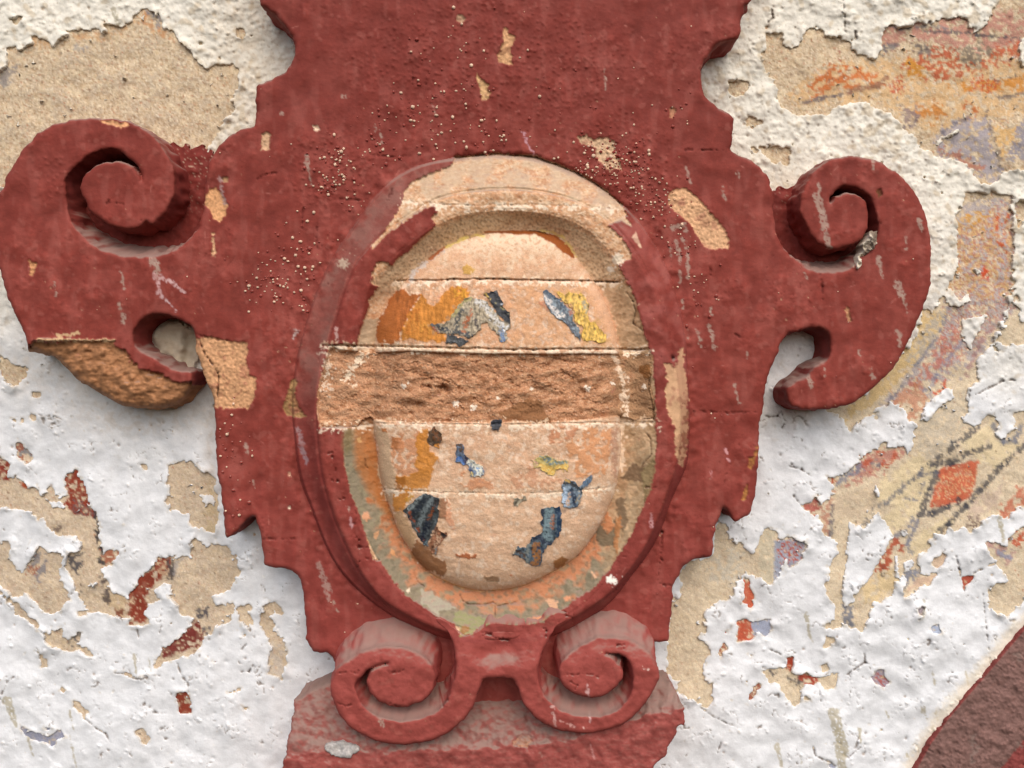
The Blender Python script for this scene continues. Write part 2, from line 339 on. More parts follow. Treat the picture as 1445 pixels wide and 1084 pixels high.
# white lime chips and hairy crust
for (x, y, r_, c) in ((590, 794, 1.6, (240, 226, 204)), (608, 792, 3, (240, 230, 210)), (872, 366, 9, (226, 208, 184)), (862, 380, 5, (226, 210, 190)),
                      (861, 818, 6, (244, 236, 224)), (866, 821, 5, (244, 236, 224)), (484, 372, 8, (222, 204, 176)), (576, 834, 3, (238, 218, 190))):
    s = spot(x, y, r_); blend(CC[s[0]], sm(.35, .55, s[1] + .15 * N_rag3[s[0]]), lin(c))
blend(CC, (1 - sm(-1, 1, sdf(P(700, 450, 4.817, "1140,310 1180,308 1225,330 1240,220 1270,200 1290,400 1305,550 1300,900 1270,1010 1240,980 1215,880 1210,720 1165,640 1150,490 1165,420")) + 1.1 * RAG)), lin((208, 166, 128)))
paint(CC, P(700, 450, 4.817, "1290,560 1310,640 1300,900 1270,1010 1250,930 1270,760"), (150, 110, 80), 1.5, H=None, cover=.4)
HR -= 1.6 * (1 - sm(-1, 1, sdf(P(700, 450, 4.817, "1140,310 1180,308 1225,330 1240,220 1270,200 1290,400 1305,550 1300,900 1270,1010 1240,980 1215,880 1210,720 1165,640 1150,490 1165,420")) + 1.1 * RAG))
paint(CC, P(700, 200, s3, "690,490 712,460 740,540 735,540"), (222, 190, 160), .5)

upl = (1 - bareM) * sm(0, 8, RR - r1) * (RR < r0 + 3) * sm(-.1, .5, -np.cos(TH)) * sm(660, 480, PY)
blend(CC, upl * (.35 + .5 * sm(-1.3, 1.5, N_mid + .3 * N_rag)) * sm(-2, 12, r0 - RR + 3 * N_rag2), lin((138, 96, 86)))
lowl = (1 - bareM) * (RR > r1 + 2) * (RR < r0) * sm(500, 640, PY)
blend(CC, lowl * .35, lin((128, 58, 56)))
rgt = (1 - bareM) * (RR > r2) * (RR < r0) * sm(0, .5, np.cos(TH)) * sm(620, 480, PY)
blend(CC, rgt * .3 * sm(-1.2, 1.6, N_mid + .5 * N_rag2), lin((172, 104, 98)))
# boss colours ------------------------------------------------------
bossM = RR < r3
blend(CC, bossM * .55 * sm(600, 700, PY), lin((228, 188, 150)))
blend(CC, bossM * .28, lin((228, 196, 172)))
blend(CC, bossM * .55 * crisp(fn(120, 5, 40, 1.1), 1.0, .3), lin((238, 216, 192)))
blend(CC, bossM * .45 * (1 - sm(395, 400, PY)) * sm(340, 360, PY + 4 * N_rag), lin((206, 156, 118)))
blend(CC, bossM * .8 * sm(395, 330, PY + 10 * N_rag2 + .0006 * (PX - 740) ** 2) * sm(-.4, .4, N_rag + .6), lin((228, 206, 176)))
for pts, c, rg, op, cv in (
    (P(470, 370, 5.764, "750,140 900,120 1445,150 1445,720 1000,720 560,720 540,640 700,300"), (212, 154, 112), 2, .55, .6),
    (P(720, 370, 5.764, "0,150 250,150 600,170 800,400 880,620 880,710 0,715"), (214, 158, 112), 2, .6, .6),
    (P(470, 370, 5.764, "500,250 580,215 620,260 720,260 640,380 600,470 560,560 540,640 440,690 400,720 365,720 355,530 370,490 400,430 440,330"), (168, 96, 46), 1, .97, None),
    (P(470, 370, 5.764, "640,380 720,265 760,310 800,360 850,340 900,240 960,200 1040,190 1090,215 1120,260 1060,320 980,430 960,480 900,490 920,560 920,640 850,665 790,635 760,655 700,640 630,615 560,640 545,600 600,470"), (196, 128, 56), 1, .95, None),
    (P(470, 370, 5.764, "700,500 780,480 800,560 760,640 700,600"), (214, 150, 72), 2, .7, .3),
    (P(470, 370, 5.764, "960,210 1040,195 1110,250 1060,310 1000,280"), (222, 160, 66), 2, .8, .5),
    (P(470, 370, 5.764, "600,490 640,390 700,380 690,560 600,600"), (176, 106, 48), 2, .7, .1),
    (P(720, 370, 5.764, "240,330 290,310 340,380 300,400"), (190, 128, 100), 1, .8, .2),
    (P(470, 370, 5.764, "1050,40 1090,20 1155,60 1120,105 1060,95"), (200, 156, 84), .6, .95, None),
    (P(470, 560, 5.764, "330,200 380,240 450,300 470,400 470,520 510,640 520,740 480,760 500,860 470,880 430,840 400,720 360,620 370,480 375,420 340,340 325,260"), (196, 166, 134), 1, .9, None),
    (P(470, 560, 5.764, "475,320 560,330 580,400 520,430 480,440"), (176, 108, 60), 1, .9, None),
    (P(470, 560, 5.764, "390,250 440,255 435,285 395,280"), (170, 104, 56), .8, .9, None),
    (P(470, 560, 5.764, "480,400 560,300 700,240 780,260 800,380 780,600 700,640 560,640 480,560"), (204, 142, 102), 2, .8, .5),
    (P(470, 560, 5.764, "690,300 770,240 790,400 780,440 860,490 820,560 800,660 770,760 650,760 600,840 570,950 500,930 480,880 490,770 540,770 500,650 600,650 690,600 660,560 690,500 670,400"), (200, 132, 58), 1, .93, None),
    (P(470, 560, 5.764, "510,650 600,660 560,760 500,760"), (170, 106, 46), 1.5, .8, None),
    (P(470, 560, 5.764, "580,760 700,790 640,850 590,860"), (210, 152, 62), 1.5, .8, .4),
    (P(720, 560, 5.764, "320,250 420,220 560,250 540,330 420,360 320,390"), (190, 122, 84), 2, .7, .5),
    (P(720, 560, 5.764, "460,380 560,290 700,200 830,190 830,420 800,560 760,640 540,660 480,500"), (212, 146, 98), 2, .75, .5),
    (P(720, 560, 5.764, "830,200 880,200 880,640 850,660 810,520"), (184, 140, 116), 2, .7, .6),
    (P(720, 560, 5.764, "0,640 180,580 300,640 420,650 420,760 0,760"), (196, 136, 102), 3, .6, .3),
    (P(720, 370, 5.764, "620,160 720,180 800,330 860,520 890,700 840,700 780,540 720,400 640,250"), (226, 178, 142), 2, .7, None),
    (P(470, 560, 5.764, "1060,600 1150,640 1280,680 1320,760 1100,770 1040,720"), (204, 140, 100), 2, .8, .3),
    (P(470, 560, 5.764, "850,820 930,820 920,990 860,990"), (160, 114, 84), 1, .9, None),
    (P(470, 560, 5.764, "930,830 960,900 960,990 1000,1084 940,1080 920,990"), (216, 150, 114), 2, .7, None),
    (P(470, 720, 5.764, "490,30 560,10 600,80 680,220 640,325 580,240 520,120"), (206, 168, 128), 1, .9, None),
    (P(470, 720, 5.764, "640,325 680,240 760,290 830,380 900,410 940,450 900,540 830,500 760,500 700,440 640,390"), (150, 100, 62), 1.2, .9, None),
    (P(470, 720, 5.764, "985,340 1020,365 1080,345 1120,370 1170,360 1160,390 1080,400 1000,375"), (160, 92, 56), .8, .95, None),
    (P(470, 720, 5.764, "1230,540 1350,540 1350,580 1250,580"), (150, 116, 86), .6, .9, None),
    (P(720, 720, 5.764, "350,420 420,370 475,400 430,460 360,480"), (166, 112, 66), .8, .95, None),
    (P(720, 720, 5.764, "0,520 20,520 20,540 0,535"), (196, 120, 80), .8, .9, None),
    (P(470, 560, 5.764, "1310,150 1400,150 1420,200 1310,210"), (180, 130, 96), 2, .5, None),
):
    paint(CC, pts, c, rag=rg, soft=.8, op=op, cover=cv, H=PEEL, dh=.7)
# vertical wood-grain-like streaks of the ochre ground
gr = fn(21, 3, 40, 1.2, .4, 1.7)
_w = (PX > 556) & (PX < 670) & (PY > 400) & (PY < 495)
CC *= np.where(_w, 1 + .13 * gr, 1)[..., None]

# the broken course in the middle: sandy, torn brick
torn_pts = (P(400, 450, 4.817, "340,178 380,205 500,215 560,230 700,222 850,215 1000,220 1200,228 1445,235")
            + P(700, 450, 4.817, "0,232 200,235 420,235 600,232 820,235 1050,235 1060,330 1040,420 1075,560 1075,680 950,690 850,660 700,680 520,700 380,705 365,718 230,712 150,700 20,715")
            + P(400, 450, 4.817, "1200,708 1000,708 850,708 700,705 620,690 595,668 540,690 500,730 420,745 330,745 255,745 226,640 232,490 270,330 305,210"))
torn_S0 = sdf(torn_pts, 30); torn_S = torn_S0 + .6 * N_rag
tornM = 1 - sm(-.7, .7, torn_S)
CC += (ochre - CC) * tornM[..., None]
blend(CC, tornM * sm(840, 900, PX + 8 * N_rag2) * .8, lin((160, 126, 94)))
blend(CC, tornM * .5 * sm(640, 500, PX + 30 * N_mid) * sm(-.2, .8, N_rag2), lin((190, 148, 116)))
stroke(CC, P(700, 450, 4.817, "800,240 830,330 860,420 870,520 880,620 860,680 850,800 850,1000"), (238, 212, 184), 8, 6, rag=3, soft=2, op=.75)
stroke(CC, P(400, 450, 4.817, "560,215 500,290 450,350 430,400 480,420"), (240, 218, 190), 12, 4, rag=4, soft=3, op=.75)
stroke(CC, P(400, 450, 4.817, "300,240 290,380 300,520"), (236, 216, 192), 7, 4, rag=5, soft=2, op=.6)
for (x, y, r_) in ((830, 549, 4), (827, 546, 3), (750, 549, 3), (703, 562, 3), (865, 541, 3), (909, 546, 4), (570, 545, 4), (643, 570, 5), (668, 575, 5), (576, 541, 2)):
    s = spot(x, y, r_); blend(CC[s[0]], sm(.4, .6, s[1] + .15 * N_rag3[s[0]]), lin((244, 226, 204)))
paint(CC, P(700, 450, 4.817, "150,570 200,548 290,550 320,620 360,670 375,715 240,710 150,690 60,690 20,640 100,600"), (140, 98, 66), 1.2, op=.9)
paint(CC, P(700, 450, 4.817, "970,320 1010,310 1050,330 1035,420 1000,390 970,360"), (132, 88, 50), 1, op=.9)
tear = fn(22, 4, 26, 1.4, 1.2, .9); tear2 = fn(23, 14, 60, 1.6, 1.4, .7)
def ridge(n): return 1 - np.abs(n)
HT = PLATE + np.where(RR > r3, RING * .72 - 3, 0)
_bh = boss - 6
blendx = sm(452, 585, PX); _rgt = sm(885, 915, PX)
HT = PLATE + (27 * (1 - blendx) + _bh.clip(20) * blendx) * (1 - _rgt) + cove.clip(14) * _rgt
def terrace(n, st):
    q = n / st; f = q - np.floor(q); return (np.floor(q) + sm(.0, .22, f)) * st
tl = fn(26, 12, 80, 1.6, 1.15, .85) + .25 * (PY - 540) / 20. - .12 * (PX - 660) / 60.
HT = HT + 1.1 * tear2 + .8 * terrace(tl, .9) + .22 * terrace(tear, .8) + .15 * ridge(N_rag) + .08 * N_f - 2.2 * sm(1.6, 2.4, tear)
_tl = np.abs(tl / .8 - np.round(tl / .8)) < .07
blend(CC, tornM * _tl * .45 * sm(-.5, .5, N_pal2), lin((112, 72, 46)))
for (x, y, r_, d) in ((628, 549, 7, 5), (632, 551, 4, 4), (604, 546, 3, 4), (697, 537, 4, 4), (775, 516, 4, 3), (825, 541, 4, 3), (824, 553, 5, 3), (580, 583, 4, 3)):
    s = spot(x, y, r_); HT[s[0]] -= d * s[1]

for z, t, w_, d_ in (((700, 450, 4.817), "150,270 300,300 420,340 520,400", 2, 3), ((700, 450, 4.817), "0,330 120,340 240,400", 2.2, 3), ((700, 450, 4.817), "380,250 480,290 600,300", 1.6, 2), ((700, 450, 4.817), "250,430 380,470 560,520 650,560 840,600", 1.6, 2),
                   ((400, 450, 4.817), "850,360 1000,400 1130,430 1280,520 1330,570", 2.2, 3.5), ((400, 450, 4.817), "950,455 1000,465 1080,465 1140,495", 4, 5), ((400, 450, 4.817), "640,300 760,330 900,300 1100,330 1445,420", 1.8, 2), ((400, 450, 4.817), "820,590 880,650", 2.5, 3), ((400, 450, 4.817), "760,430 800,490", 2, 3),
                   ((400, 450, 4.817), "300,590 400,640 560,600", 2, 2), ((400, 450, 4.817), "1050,560 1200,590 1240,640", 2, 3), ((700, 450, 4.817), "20,400 120,440 180,480", 2, 2.5), ((400, 450, 4.817), "500,260 640,250 760,300", 1.6, 2), ((400, 450, 4.817), "1230,270 1340,310 1445,330", 2, 2)):
    stroke(CC, P(*z, t), (98, 60, 38), w_, w_ * .4, rag=1.2, op=.45, cover=.3, noise=N_spk); stroke(None, P(*z, t), None, w_ + 1, w_ * .5, rag=1.6, H=HT, dh=-d_ * .55)

# mortar joints of the courses
JOINTS = [(0, 1, (560, 396), (700, 394), (880, 398)), (1, 1, (455, 487), (600, 490), (700, 493), (920, 493)),
          (2, 1, (452, 604), (540, 597), (700, 599), (780, 597), (930, 596)), (3, 1, (540, 690), (600, 694), (720, 697), (800, 694), (870, 687)),
          (4, 1, (570, 283), (640, 290), (760, 289), (870, 294))]
def joint_v(k, x):
    p = np.array(JOINTS[k][2:], float); return np.interp(x, p[:, 0], p[:, 1])
for k in range(5):
    p = np.array(JOINTS[k][2:], float); xs = np.arange(p[0, 0], p[-1, 0], 9.0)
    pts = np.stack([xs, joint_v(k, xs) + np.random.default_rng(k).normal(0, .5, len(xs))], 1)
    wd = 1.5 if k in (0, 1) else 1.0
    for HH in (HB, HR):
        stroke(None, pts, None, 1.8, rag=.3, H=HH, dh=(-4.5, -4.5, -1.6, -.8, -.8)[k])
    stroke(CC, pts + [0, 2.8], (242, 222, 196), 7, rag=3.2, soft=1.2, op=.7, cover=.5)
    stroke(CC, pts - [0, 3.5], (232, 200, 166), 4, rag=2.4, soft=1.2, op=.45, cover=.0, noise=N_pal2)
    stroke(CC, pts, (112, 76, 50), wd, rag=.5, op=.8, cover=(.8, .8, -.2, -1.0, -.8)[k])
stroke(CC, P(400, 450, 4.817, "560,205 700,200 850,190 1000,215 1200,222 1445,228"), (240, 216, 186), 5, 3, rag=2.2, soft=1.4, op=.8)
for HH in (HB, HR): HH += PEEL

# curled flakes of old oil paint on the boss
flakes = [
    (P(470, 370, 5.764, "790,510 900,500 950,470 990,400 1020,350 1060,310 1110,285 1180,300 1250,320 1290,370 1330,420 1390,480 1440,500 1441,530 1410,560 1420,620 1385,655 1355,640 1350,600 1290,545 1250,480 1215,500 1190,560 1140,605 1100,620 1060,600 960,580 900,580 840,570"), (160, 146, 122)),
    (P(470, 370, 5.764, "1225,255 1290,235 1330,235 1360,290 1390,330 1380,370 1441,410 1441,495 1380,470 1340,420 1310,370 1270,310"), (44, 46, 52)),
    (P(470, 370, 5.764, "930,590 990,600 1100,640 1080,660 1030,695 1000,660 920,660"), (70, 72, 74)),
    (P(720, 370, 5.764, "270,230 290,220 350,270 420,320 460,370 520,400 510,480 560,530 580,590 570,635 530,600 490,550 470,510 420,480 395,470 340,420 290,340 275,290"), (112, 124, 132)),
    (P(720, 370, 5.764, "370,240 400,235 440,265 480,240 520,255 570,250 610,290 640,350 630,430 650,490 700,490 730,540 780,590 780,640 740,670 690,640 670,635 640,640 590,640 580,590 590,520 560,515 520,470 520,400 460,340 420,300"), (212, 172, 84)),
    (P(470, 560, 5.764, "780,290 820,245 880,300 880,370 850,385 870,410 860,425 820,400 780,390 765,350"), (84, 66, 50)),
    (P(470, 560, 5.764, "1005,385 1040,380 1075,420 1060,460 1090,490 1120,510 1160,520 1200,560 1230,600 1215,650 1115,655 1105,590 1090,545 1060,565 1020,535 990,530 1000,470"), (96, 110, 130)),
    (P(470, 560, 5.764, "1280,205 1320,185 1370,185 1370,225 1340,275 1290,270"), (56, 58, 66)),
    (P(720, 560, 5.764, "175,520 220,495 300,470 380,520 470,520 470,600 440,600 430,585 380,590 350,640 310,635 280,610 240,600 240,580 200,570"), (190, 172, 110)),
    (P(720, 560, 5.764, "410,740 450,670 530,690 560,740 620,660 660,640 670,680 630,720 585,745 585,775 565,850 550,900 480,905 430,895 420,860 430,760"), (116, 132, 146)),
    (P(720, 560, 5.764, "30,830 60,820 90,830 130,800 130,840 80,860 60,890 30,890"), (150, 140, 120)),
    (P(470, 560, 5.764, "570,930 640,860 720,800 760,785 860,830 855,990 840,1084 800,1120 770,1190 750,1220 700,1150 640,1060 620,990"), (70, 76, 78)),
    (P(720, 720, 5.764, "250,-10 300,-25 400,-30 410,20 425,90 415,160 395,215 370,240 330,270 290,310 260,360 265,410 240,450 210,470 160,440 100,400 60,370 10,365 60,290 130,310 165,260 160,210 250,200 270,150 240,110 265,70"), (84, 98, 108)),
    (P(470, 720, 5.764, "845,130 885,175 930,180 930,215 880,260 850,300 840,380 800,340 780,280"), (150, 104, 78)),
]
for pts, c in flakes:      # faint stains of the same paint left on the stone round each flake
    r_w = sdf_win(pts, 12); w_, S_ = r_w
    blend(CC[w_], .5 * crisp(N_pal[w_] * .6 - (S_ + RAG[w_]) * .22, 0, .3) * (RR[w_] < r3[w_]), lin(c) * .5 + lin((196, 150, 112)) * .5)
# lip of loose plaster at the top of the boss, and the thin gilt line below it
slit = P(700, 200, 5.352, "-90,690 0,690 150,700 300,700 420,760 500,830 560,870 595,890 590,850 560,790 450,705 300,672 150,668 0,675 -90,676")
slitM = 1 - sm(-.7, .7, sdf(slit) + .4 * RAG)
HB -= 10 * slitM; blend(CC, slitM, lin((150, 84, 42)))
stroke(CC, P(450, 200, 5.352, "960,800 1040,760 1100,730 1180,705 1245,712"), (222, 200, 120), 3.5, rag=.8, op=.8)
stroke(CC, P(450, 200, 5.352, "680,1060 720,980 800,920 880,870 940,820"), (206, 194, 184), 6, 3, rag=1.4, op=.8)
stroke(CC, P(700, 200, 5.352, "340,672 420,685 500,720 560,790 600,870"), (206, 180, 110), 2.5, rag=1., op=.8)
stroke(CC, P(450, 200, 5.352, "840,885 900,840 945,800"), (166, 96, 56), 6, 3, rag=.7, op=.95)
stroke(CC, P(470, 720, 5.764, "780,515 900,570 1050,630 1200,660 1440,640"), (226, 178, 124), 1.6, 1.6, rag=.4, op=.9, H=HB, dh=1.5)
stroke(CC, P(720, 720, 5.764, "0,640 150,600 300,520 400,480 540,380"), (226, 178, 124), 1.4, 1.2, rag=.4, op=.7, H=HB, dh=1.5)

# chips through the red paint, showing stone
chips = [
    (P(350, 0, s3, "1300,160 1315,140 1330,175 1360,185 1355,220 1340,240 1345,330 1310,325 1275,315 1270,280 1290,250 1300,200"), (204, 158, 116)),
    (P(350, 0, s3, "1165,370 1180,400 1220,430 1225,460 1240,470 1220,510 1190,510 1190,480 1175,430"), (206, 166, 120)),
    (P(700, 0, s3, "420,700 460,690 500,710 560,695 600,720 600,760 625,800 640,870 600,860 580,880 540,830 515,820 510,760 490,740 440,735"), (206, 172, 138)),
    (P(700, 200, s3, "880,270 920,240 970,235 1030,290 1100,370 1160,440 1190,500 1180,540 1110,550 1060,540 1030,480 990,420 930,370 880,330"), (214, 168, 128)),
    (P(*Z1, "1160,510 1180,475 1215,455 1250,490 1285,560 1270,620 1240,650 1205,640 1195,600 1158,560"), (212, 158, 112)),
    (P(*Z1, "1250,410 1285,405 1285,430 1260,425"), (170, 130, 96)),
    (P(*Z1, "560,80 620,82 720,95 730,110 680,122 620,105"), (214, 160, 116)),
    (P(*Z1, "165,875 205,885 200,920 185,960 165,955 175,910"), (196, 142, 100)),
    (P(*Z1, "1192,715 1208,720 1215,800 1215,850 1198,845 1200,780"), (210, 168, 130)),
    (P(350, 0, s3, "70,690 90,670 115,685 105,720 110,760 65,765"), (206, 168, 134)),
    (P(350, 0, s3, "1060,85 1080,75 1105,95 1095,118 1065,115"), (196, 160, 130)),
    (P(350, 0, s3, "330,645 350,638 365,655 350,668 335,662"), (232, 200, 172)),
    (P(700, 0, s3, "885,560 905,545 915,570 900,600 880,605"), (184, 130, 100)),
    (P(*Z2, "1105,235 1180,220 1260,240 1340,255 1400,250 1395,320 1385,370 1410,400 1405,440 1445,455 1440,560 1400,625 1300,625 1210,620 1200,560 1150,500 1130,400 1100,330"), (200, 152, 112)),
    (P(400, 450, 4.817, "60,410 95,405 75,500 100,600 155,660 130,670 20,665 0,600 20,520"), (160, 124, 84)),
    (P(*Z6, "835,110 840,150 825,190 800,250 780,240 790,190 815,170"), (166, 112, 64)),
    (P(*Z6, "765,340 785,330 775,400 760,430 745,420"), (170, 116, 66)),
    (P(*Z8, "850,58 868,55 875,100 880,130 866,130 858,100"), (190, 140, 104)),
    (P(*Z7, "790,270 812,268 815,300 800,320"), (96, 60, 36)),
    (P(*Z3, "505,265 520,262 522,285 510,285"), (230, 190, 160)),
    (P(*Z3, "505,465 520,458 522,472 510,475"), (240, 226, 200)),
    (P(*Z4, "1210,990 1260,945 1320,950 1330,990 1300,1015 1230,1015"), (210, 172, 128)),
]
for pts, c in chips:
    w_, S_ = sdf_win(pts); m = 1 - sm(-.7, .7, S_ + .8 * RAG[w_])
    base = lin(c) * (1 + .10 * N_spk[w_] + .10 * N_rag3[w_] + .08 * N_pal[w_])[..., None]
    CC[w_] += (base - CC[w_]) * m[..., None]
    for HH in (HP, HR, HL): HH[w_] -= m * (2.3 - .4 * N_rag3[w_] - .5 * crisp(N_pal[w_], .3))
_l = lobeM * (1 - sm(-1, 1, plate_S0 - 6))
_oc = lin((166, 118, 82)) * (1 + .12 * N_hor + .10 * N_pal + .07 * N_rag3)[..., None]
CC += (_oc - CC) * _l[..., None]
stroke(CC, P(*Z2, "210,240 300,238 400,240 520,243 645,240"), (206, 172, 132), 5, 3, rag=1, H=HP, dh=3)
stroke(CC, P(*Z2, "330,215 400,205 450,200"), (206, 172, 132), 4, 3, rag=1)
# crack inside the right-hand broken block
stroke(CC, P(*Z2, "1130,255 1160,320 1210,390 1235,440 1230,560"), (70, 46, 34), 1.6, rag=.5, H=HP, dh=-4)

# grey drips and splashes of limewash on the red
GREY = (172, 146, 132)
drips = [
    (Z1, "860,870 880,900 885,960", 11, 9, GREY), (Z1, "870,950 890,1000 905,1084", 6, 3, (200, 160, 158)), (Z1, "900,960 960,990 1040,1050", 6, 3, (206, 170, 168)),
    (Z1, "685,940 700,1025", 2.2, 3, GREY), (Z1, "308,990 315,1070", 1.5, 2, GREY), (Z2, "675,35 700,138", 3, 7, GREY), (Z2, "925,0 990,70", 3, 1.5, (206, 176, 176)),
    ((350, 0, s3), "300,790 305,850 325,940", 5, 1.5, GREY), ((350, 0, s3), "650,640 652,670", 2.2, 1.5, GREY), ((350, 0, s3), "670,660 682,720", 1.4, 1, GREY),
    ((350, 0, s3), "170,575 165,590", 4, 3, GREY), ((350, 0, s3), "480,492 498,496", 3.5, 2.5, GREY), ((350, 0, s3), "945,545 958,600", 3, 1, GREY),
    ((700, 0, s3), "970,855 990,930", 3, 2.5, GREY), ((700, 0, s3), "1153,950 1170,1020", 5, 2, GREY), ((700, 0, s3), "1232,870 1240,905", 3, 1.5, GREY), ((700, 0, s3), "548,340 560,460", 1.6, 1, GREY),
    (Z7, "460,230 465,290", 3, 2.5, GREY), (Z7, "450,310 480,400 500,520 520,590", 11, 8, GREY), (Z7, "765,110 770,160", 3, 2, GREY), (Z7, "1030,445 1042,490", 6, 5, GREY),
    (Z7, "800,660 822,775", 6, 1.5, GREY), (Z7, "905,800 935,870 962,965", 11, 1.2, GREY), (Z7, "950,540 955,600", 2, 1.5, GREY), (Z7, "385,740 400,780", 3, 1.2, GREY),
    (Z8, "1150,190 1165,290", 7, 1.5, GREY), (Z8, "925,300 935,330", 3, 2, GREY), (Z8, "1000,400 1010,450", 4, 6, GREY), (Z8, "640,440 660,500", 8, 5, GREY), (Z8, "735,400 735,440", 3, 2, GREY),
    (Z8, "20,200 40,280", 4, 3, GREY), (Z8, "90,60 95,120", 3, 2.5, GREY), (Z8, "85,150 110,280", 4, 6, GREY), (Z8, "225,490 260,620", 5, 1.5, GREY), (Z8, "170,855 195,915", 1.5, 1.5, (206, 150, 150)),
    (Z8, "295,310 297,340", 2, 1.5, GREY), ((700, 200, s3), "900,440 960,420 970,450", 7, 4, GREY), ((700, 200, s3), "920,500 935,560 940,720", 5, 2, GREY), ((700, 200, s3), "950,490 975,560 980,700", 6, 2.5, GREY),
    ((700, 200, s3), "885,510 890,590", 2.2, 1.5, GREY), ((700, 200, s3), "950,810 955,850", 2, 1.2, GREY), ((700, 200, s3), "1095,850 1100,900", 3.5, 2, GREY), ((700, 200, s3), "975,960 980,1020", 2, 1.5, GREY), ((700, 200, s3), "1020,960 1040,1040", 3, 2, GREY),
    (Z3, "680,780 700,850 745,940", 8, 6, (170, 136, 126)), (Z3, "715,900 735,990", 8, 5, (170, 136, 126)), (Z3, "765,1000 785,1050", 3, 1.4, GREY), (Z3, "845,460 850,500", 3, 2, GREY), (Z3, "855,530 865,580", 3, 3, (196, 150, 150)),
    (Z3, "560,20 590,140 610,210", 8, 5, (164, 132, 132)), (Z3, "270,100 280,150", 4, 3, GREY), (Z3, "310,315 315,350", 2, 2, GREY), (Z4, "470,870 480,905", 6, 2, GREY),
    (Z5, "400,735 412,840", 4, 2.5, (200, 160, 152)), (Z5, "596,605 600,680", 2, 2, (220, 180, 176)), (Z5, "607,785 610,825", 1.5, 1.5, (220, 180, 176)), (Z5, "430,815 510,840", 1.4, 1, (226, 170, 160)),
    (Z5, "500,845 580,855", 1.4, 1, (226, 170, 160)), (Z5, "575,860 605,853", 1.6, 1.6, (236, 210, 196)), (Z5, "910,525 940,525", 1.6, 1.6, (236, 210, 196)), (Z5, "615,955 632,1030", 2.2, 1.5, (216, 170, 164)), (Z5, "330,1000 340,1040", 2, 1, GREY),
    ((470, 370, 5.764), "25,545 40,640", 4, 3, (196, 160, 152)), (Z6, "655,135 675,195", 1.5, 1.2, (206, 150, 150)), (Z6, "572,265 576,300", 2.5, 2, (190, 130, 130)), (Z6, "237,500 235,570", 3, 3, (200, 150, 150)), ((400, 450, 4.817), "85,80 65,140", 4, 2, (206, 190, 184)),
    ((700, 0, s3), "140,680 160,730 195,790", 4, 1.6, (196, 150, 158)), ((400, 450, 4.817), "110,860 150,960 160,1000", 5, 4, (150, 116, 120)), ((1040, 200, 4), "395,690 440,715", 5, 4, (178, 160, 140)), ((1040, 200, 4), "655,690 660,700", 5, 4, (178, 160, 140)),
    (Z1, "1240,405 1250,470 1270,550", 4, 5, (170, 140, 136)),
]
for z, t, a, b, c in drips: stroke(CC, P(*z, t), c, a, b, rag=1.2, op=.8, cover=1.2, noise=N_spk)
for i, (lo, hi, t, c, op, dh) in enumerate(((3, 16, 3.5, (196, 158, 126), .9, -1.0), (3, 20, 2.7, (104, 40, 34), .6, -.6), (8, 60, 1.7, (156, 88, 78), .4, .25), (10, 60, 1.4, (120, 52, 44), .35, 0))):
    n_ = fn(110 + i, lo, hi, 1.15) + .3 * N_low; m_ = crisp(n_, t, .06) * (1 - bareM) * (1 - lobeM) * (plate_S0 < 0)
    blend(CC, op * m_, lin(c)); HP += dh * m_; HR += dh * m_
# fine scratches
r = np.random.default_rng(31)
for _ in range(150):
    x, y = r.uniform(0, 1300), r.uniform(0, 900); a = r.uniform(0, 6.28); L = r.uniform(3, 13)
    stroke(CC, [(x, y), (x + L * math.cos(a), y + L * math.sin(a))], (186, 116, 104), .9, .6, rag=.3, op=.55, H=HP, dh=-.3)
for cx_, cy_, ra, a0, a1 in ((615, 140, 58, 3.7, 6.0), (610, 110, 92, .7, 2.1), (200, 300, 150, 0.5, 1.0)):
    an = np.linspace(a0, a1, 20); stroke(CC, np.stack([cx_ + ra * np.cos(an), cy_ + ra * .85 * np.sin(an)], 1), (122, 54, 46), 1.0, rag=.2, op=.8, H=HP, dh=-.3)
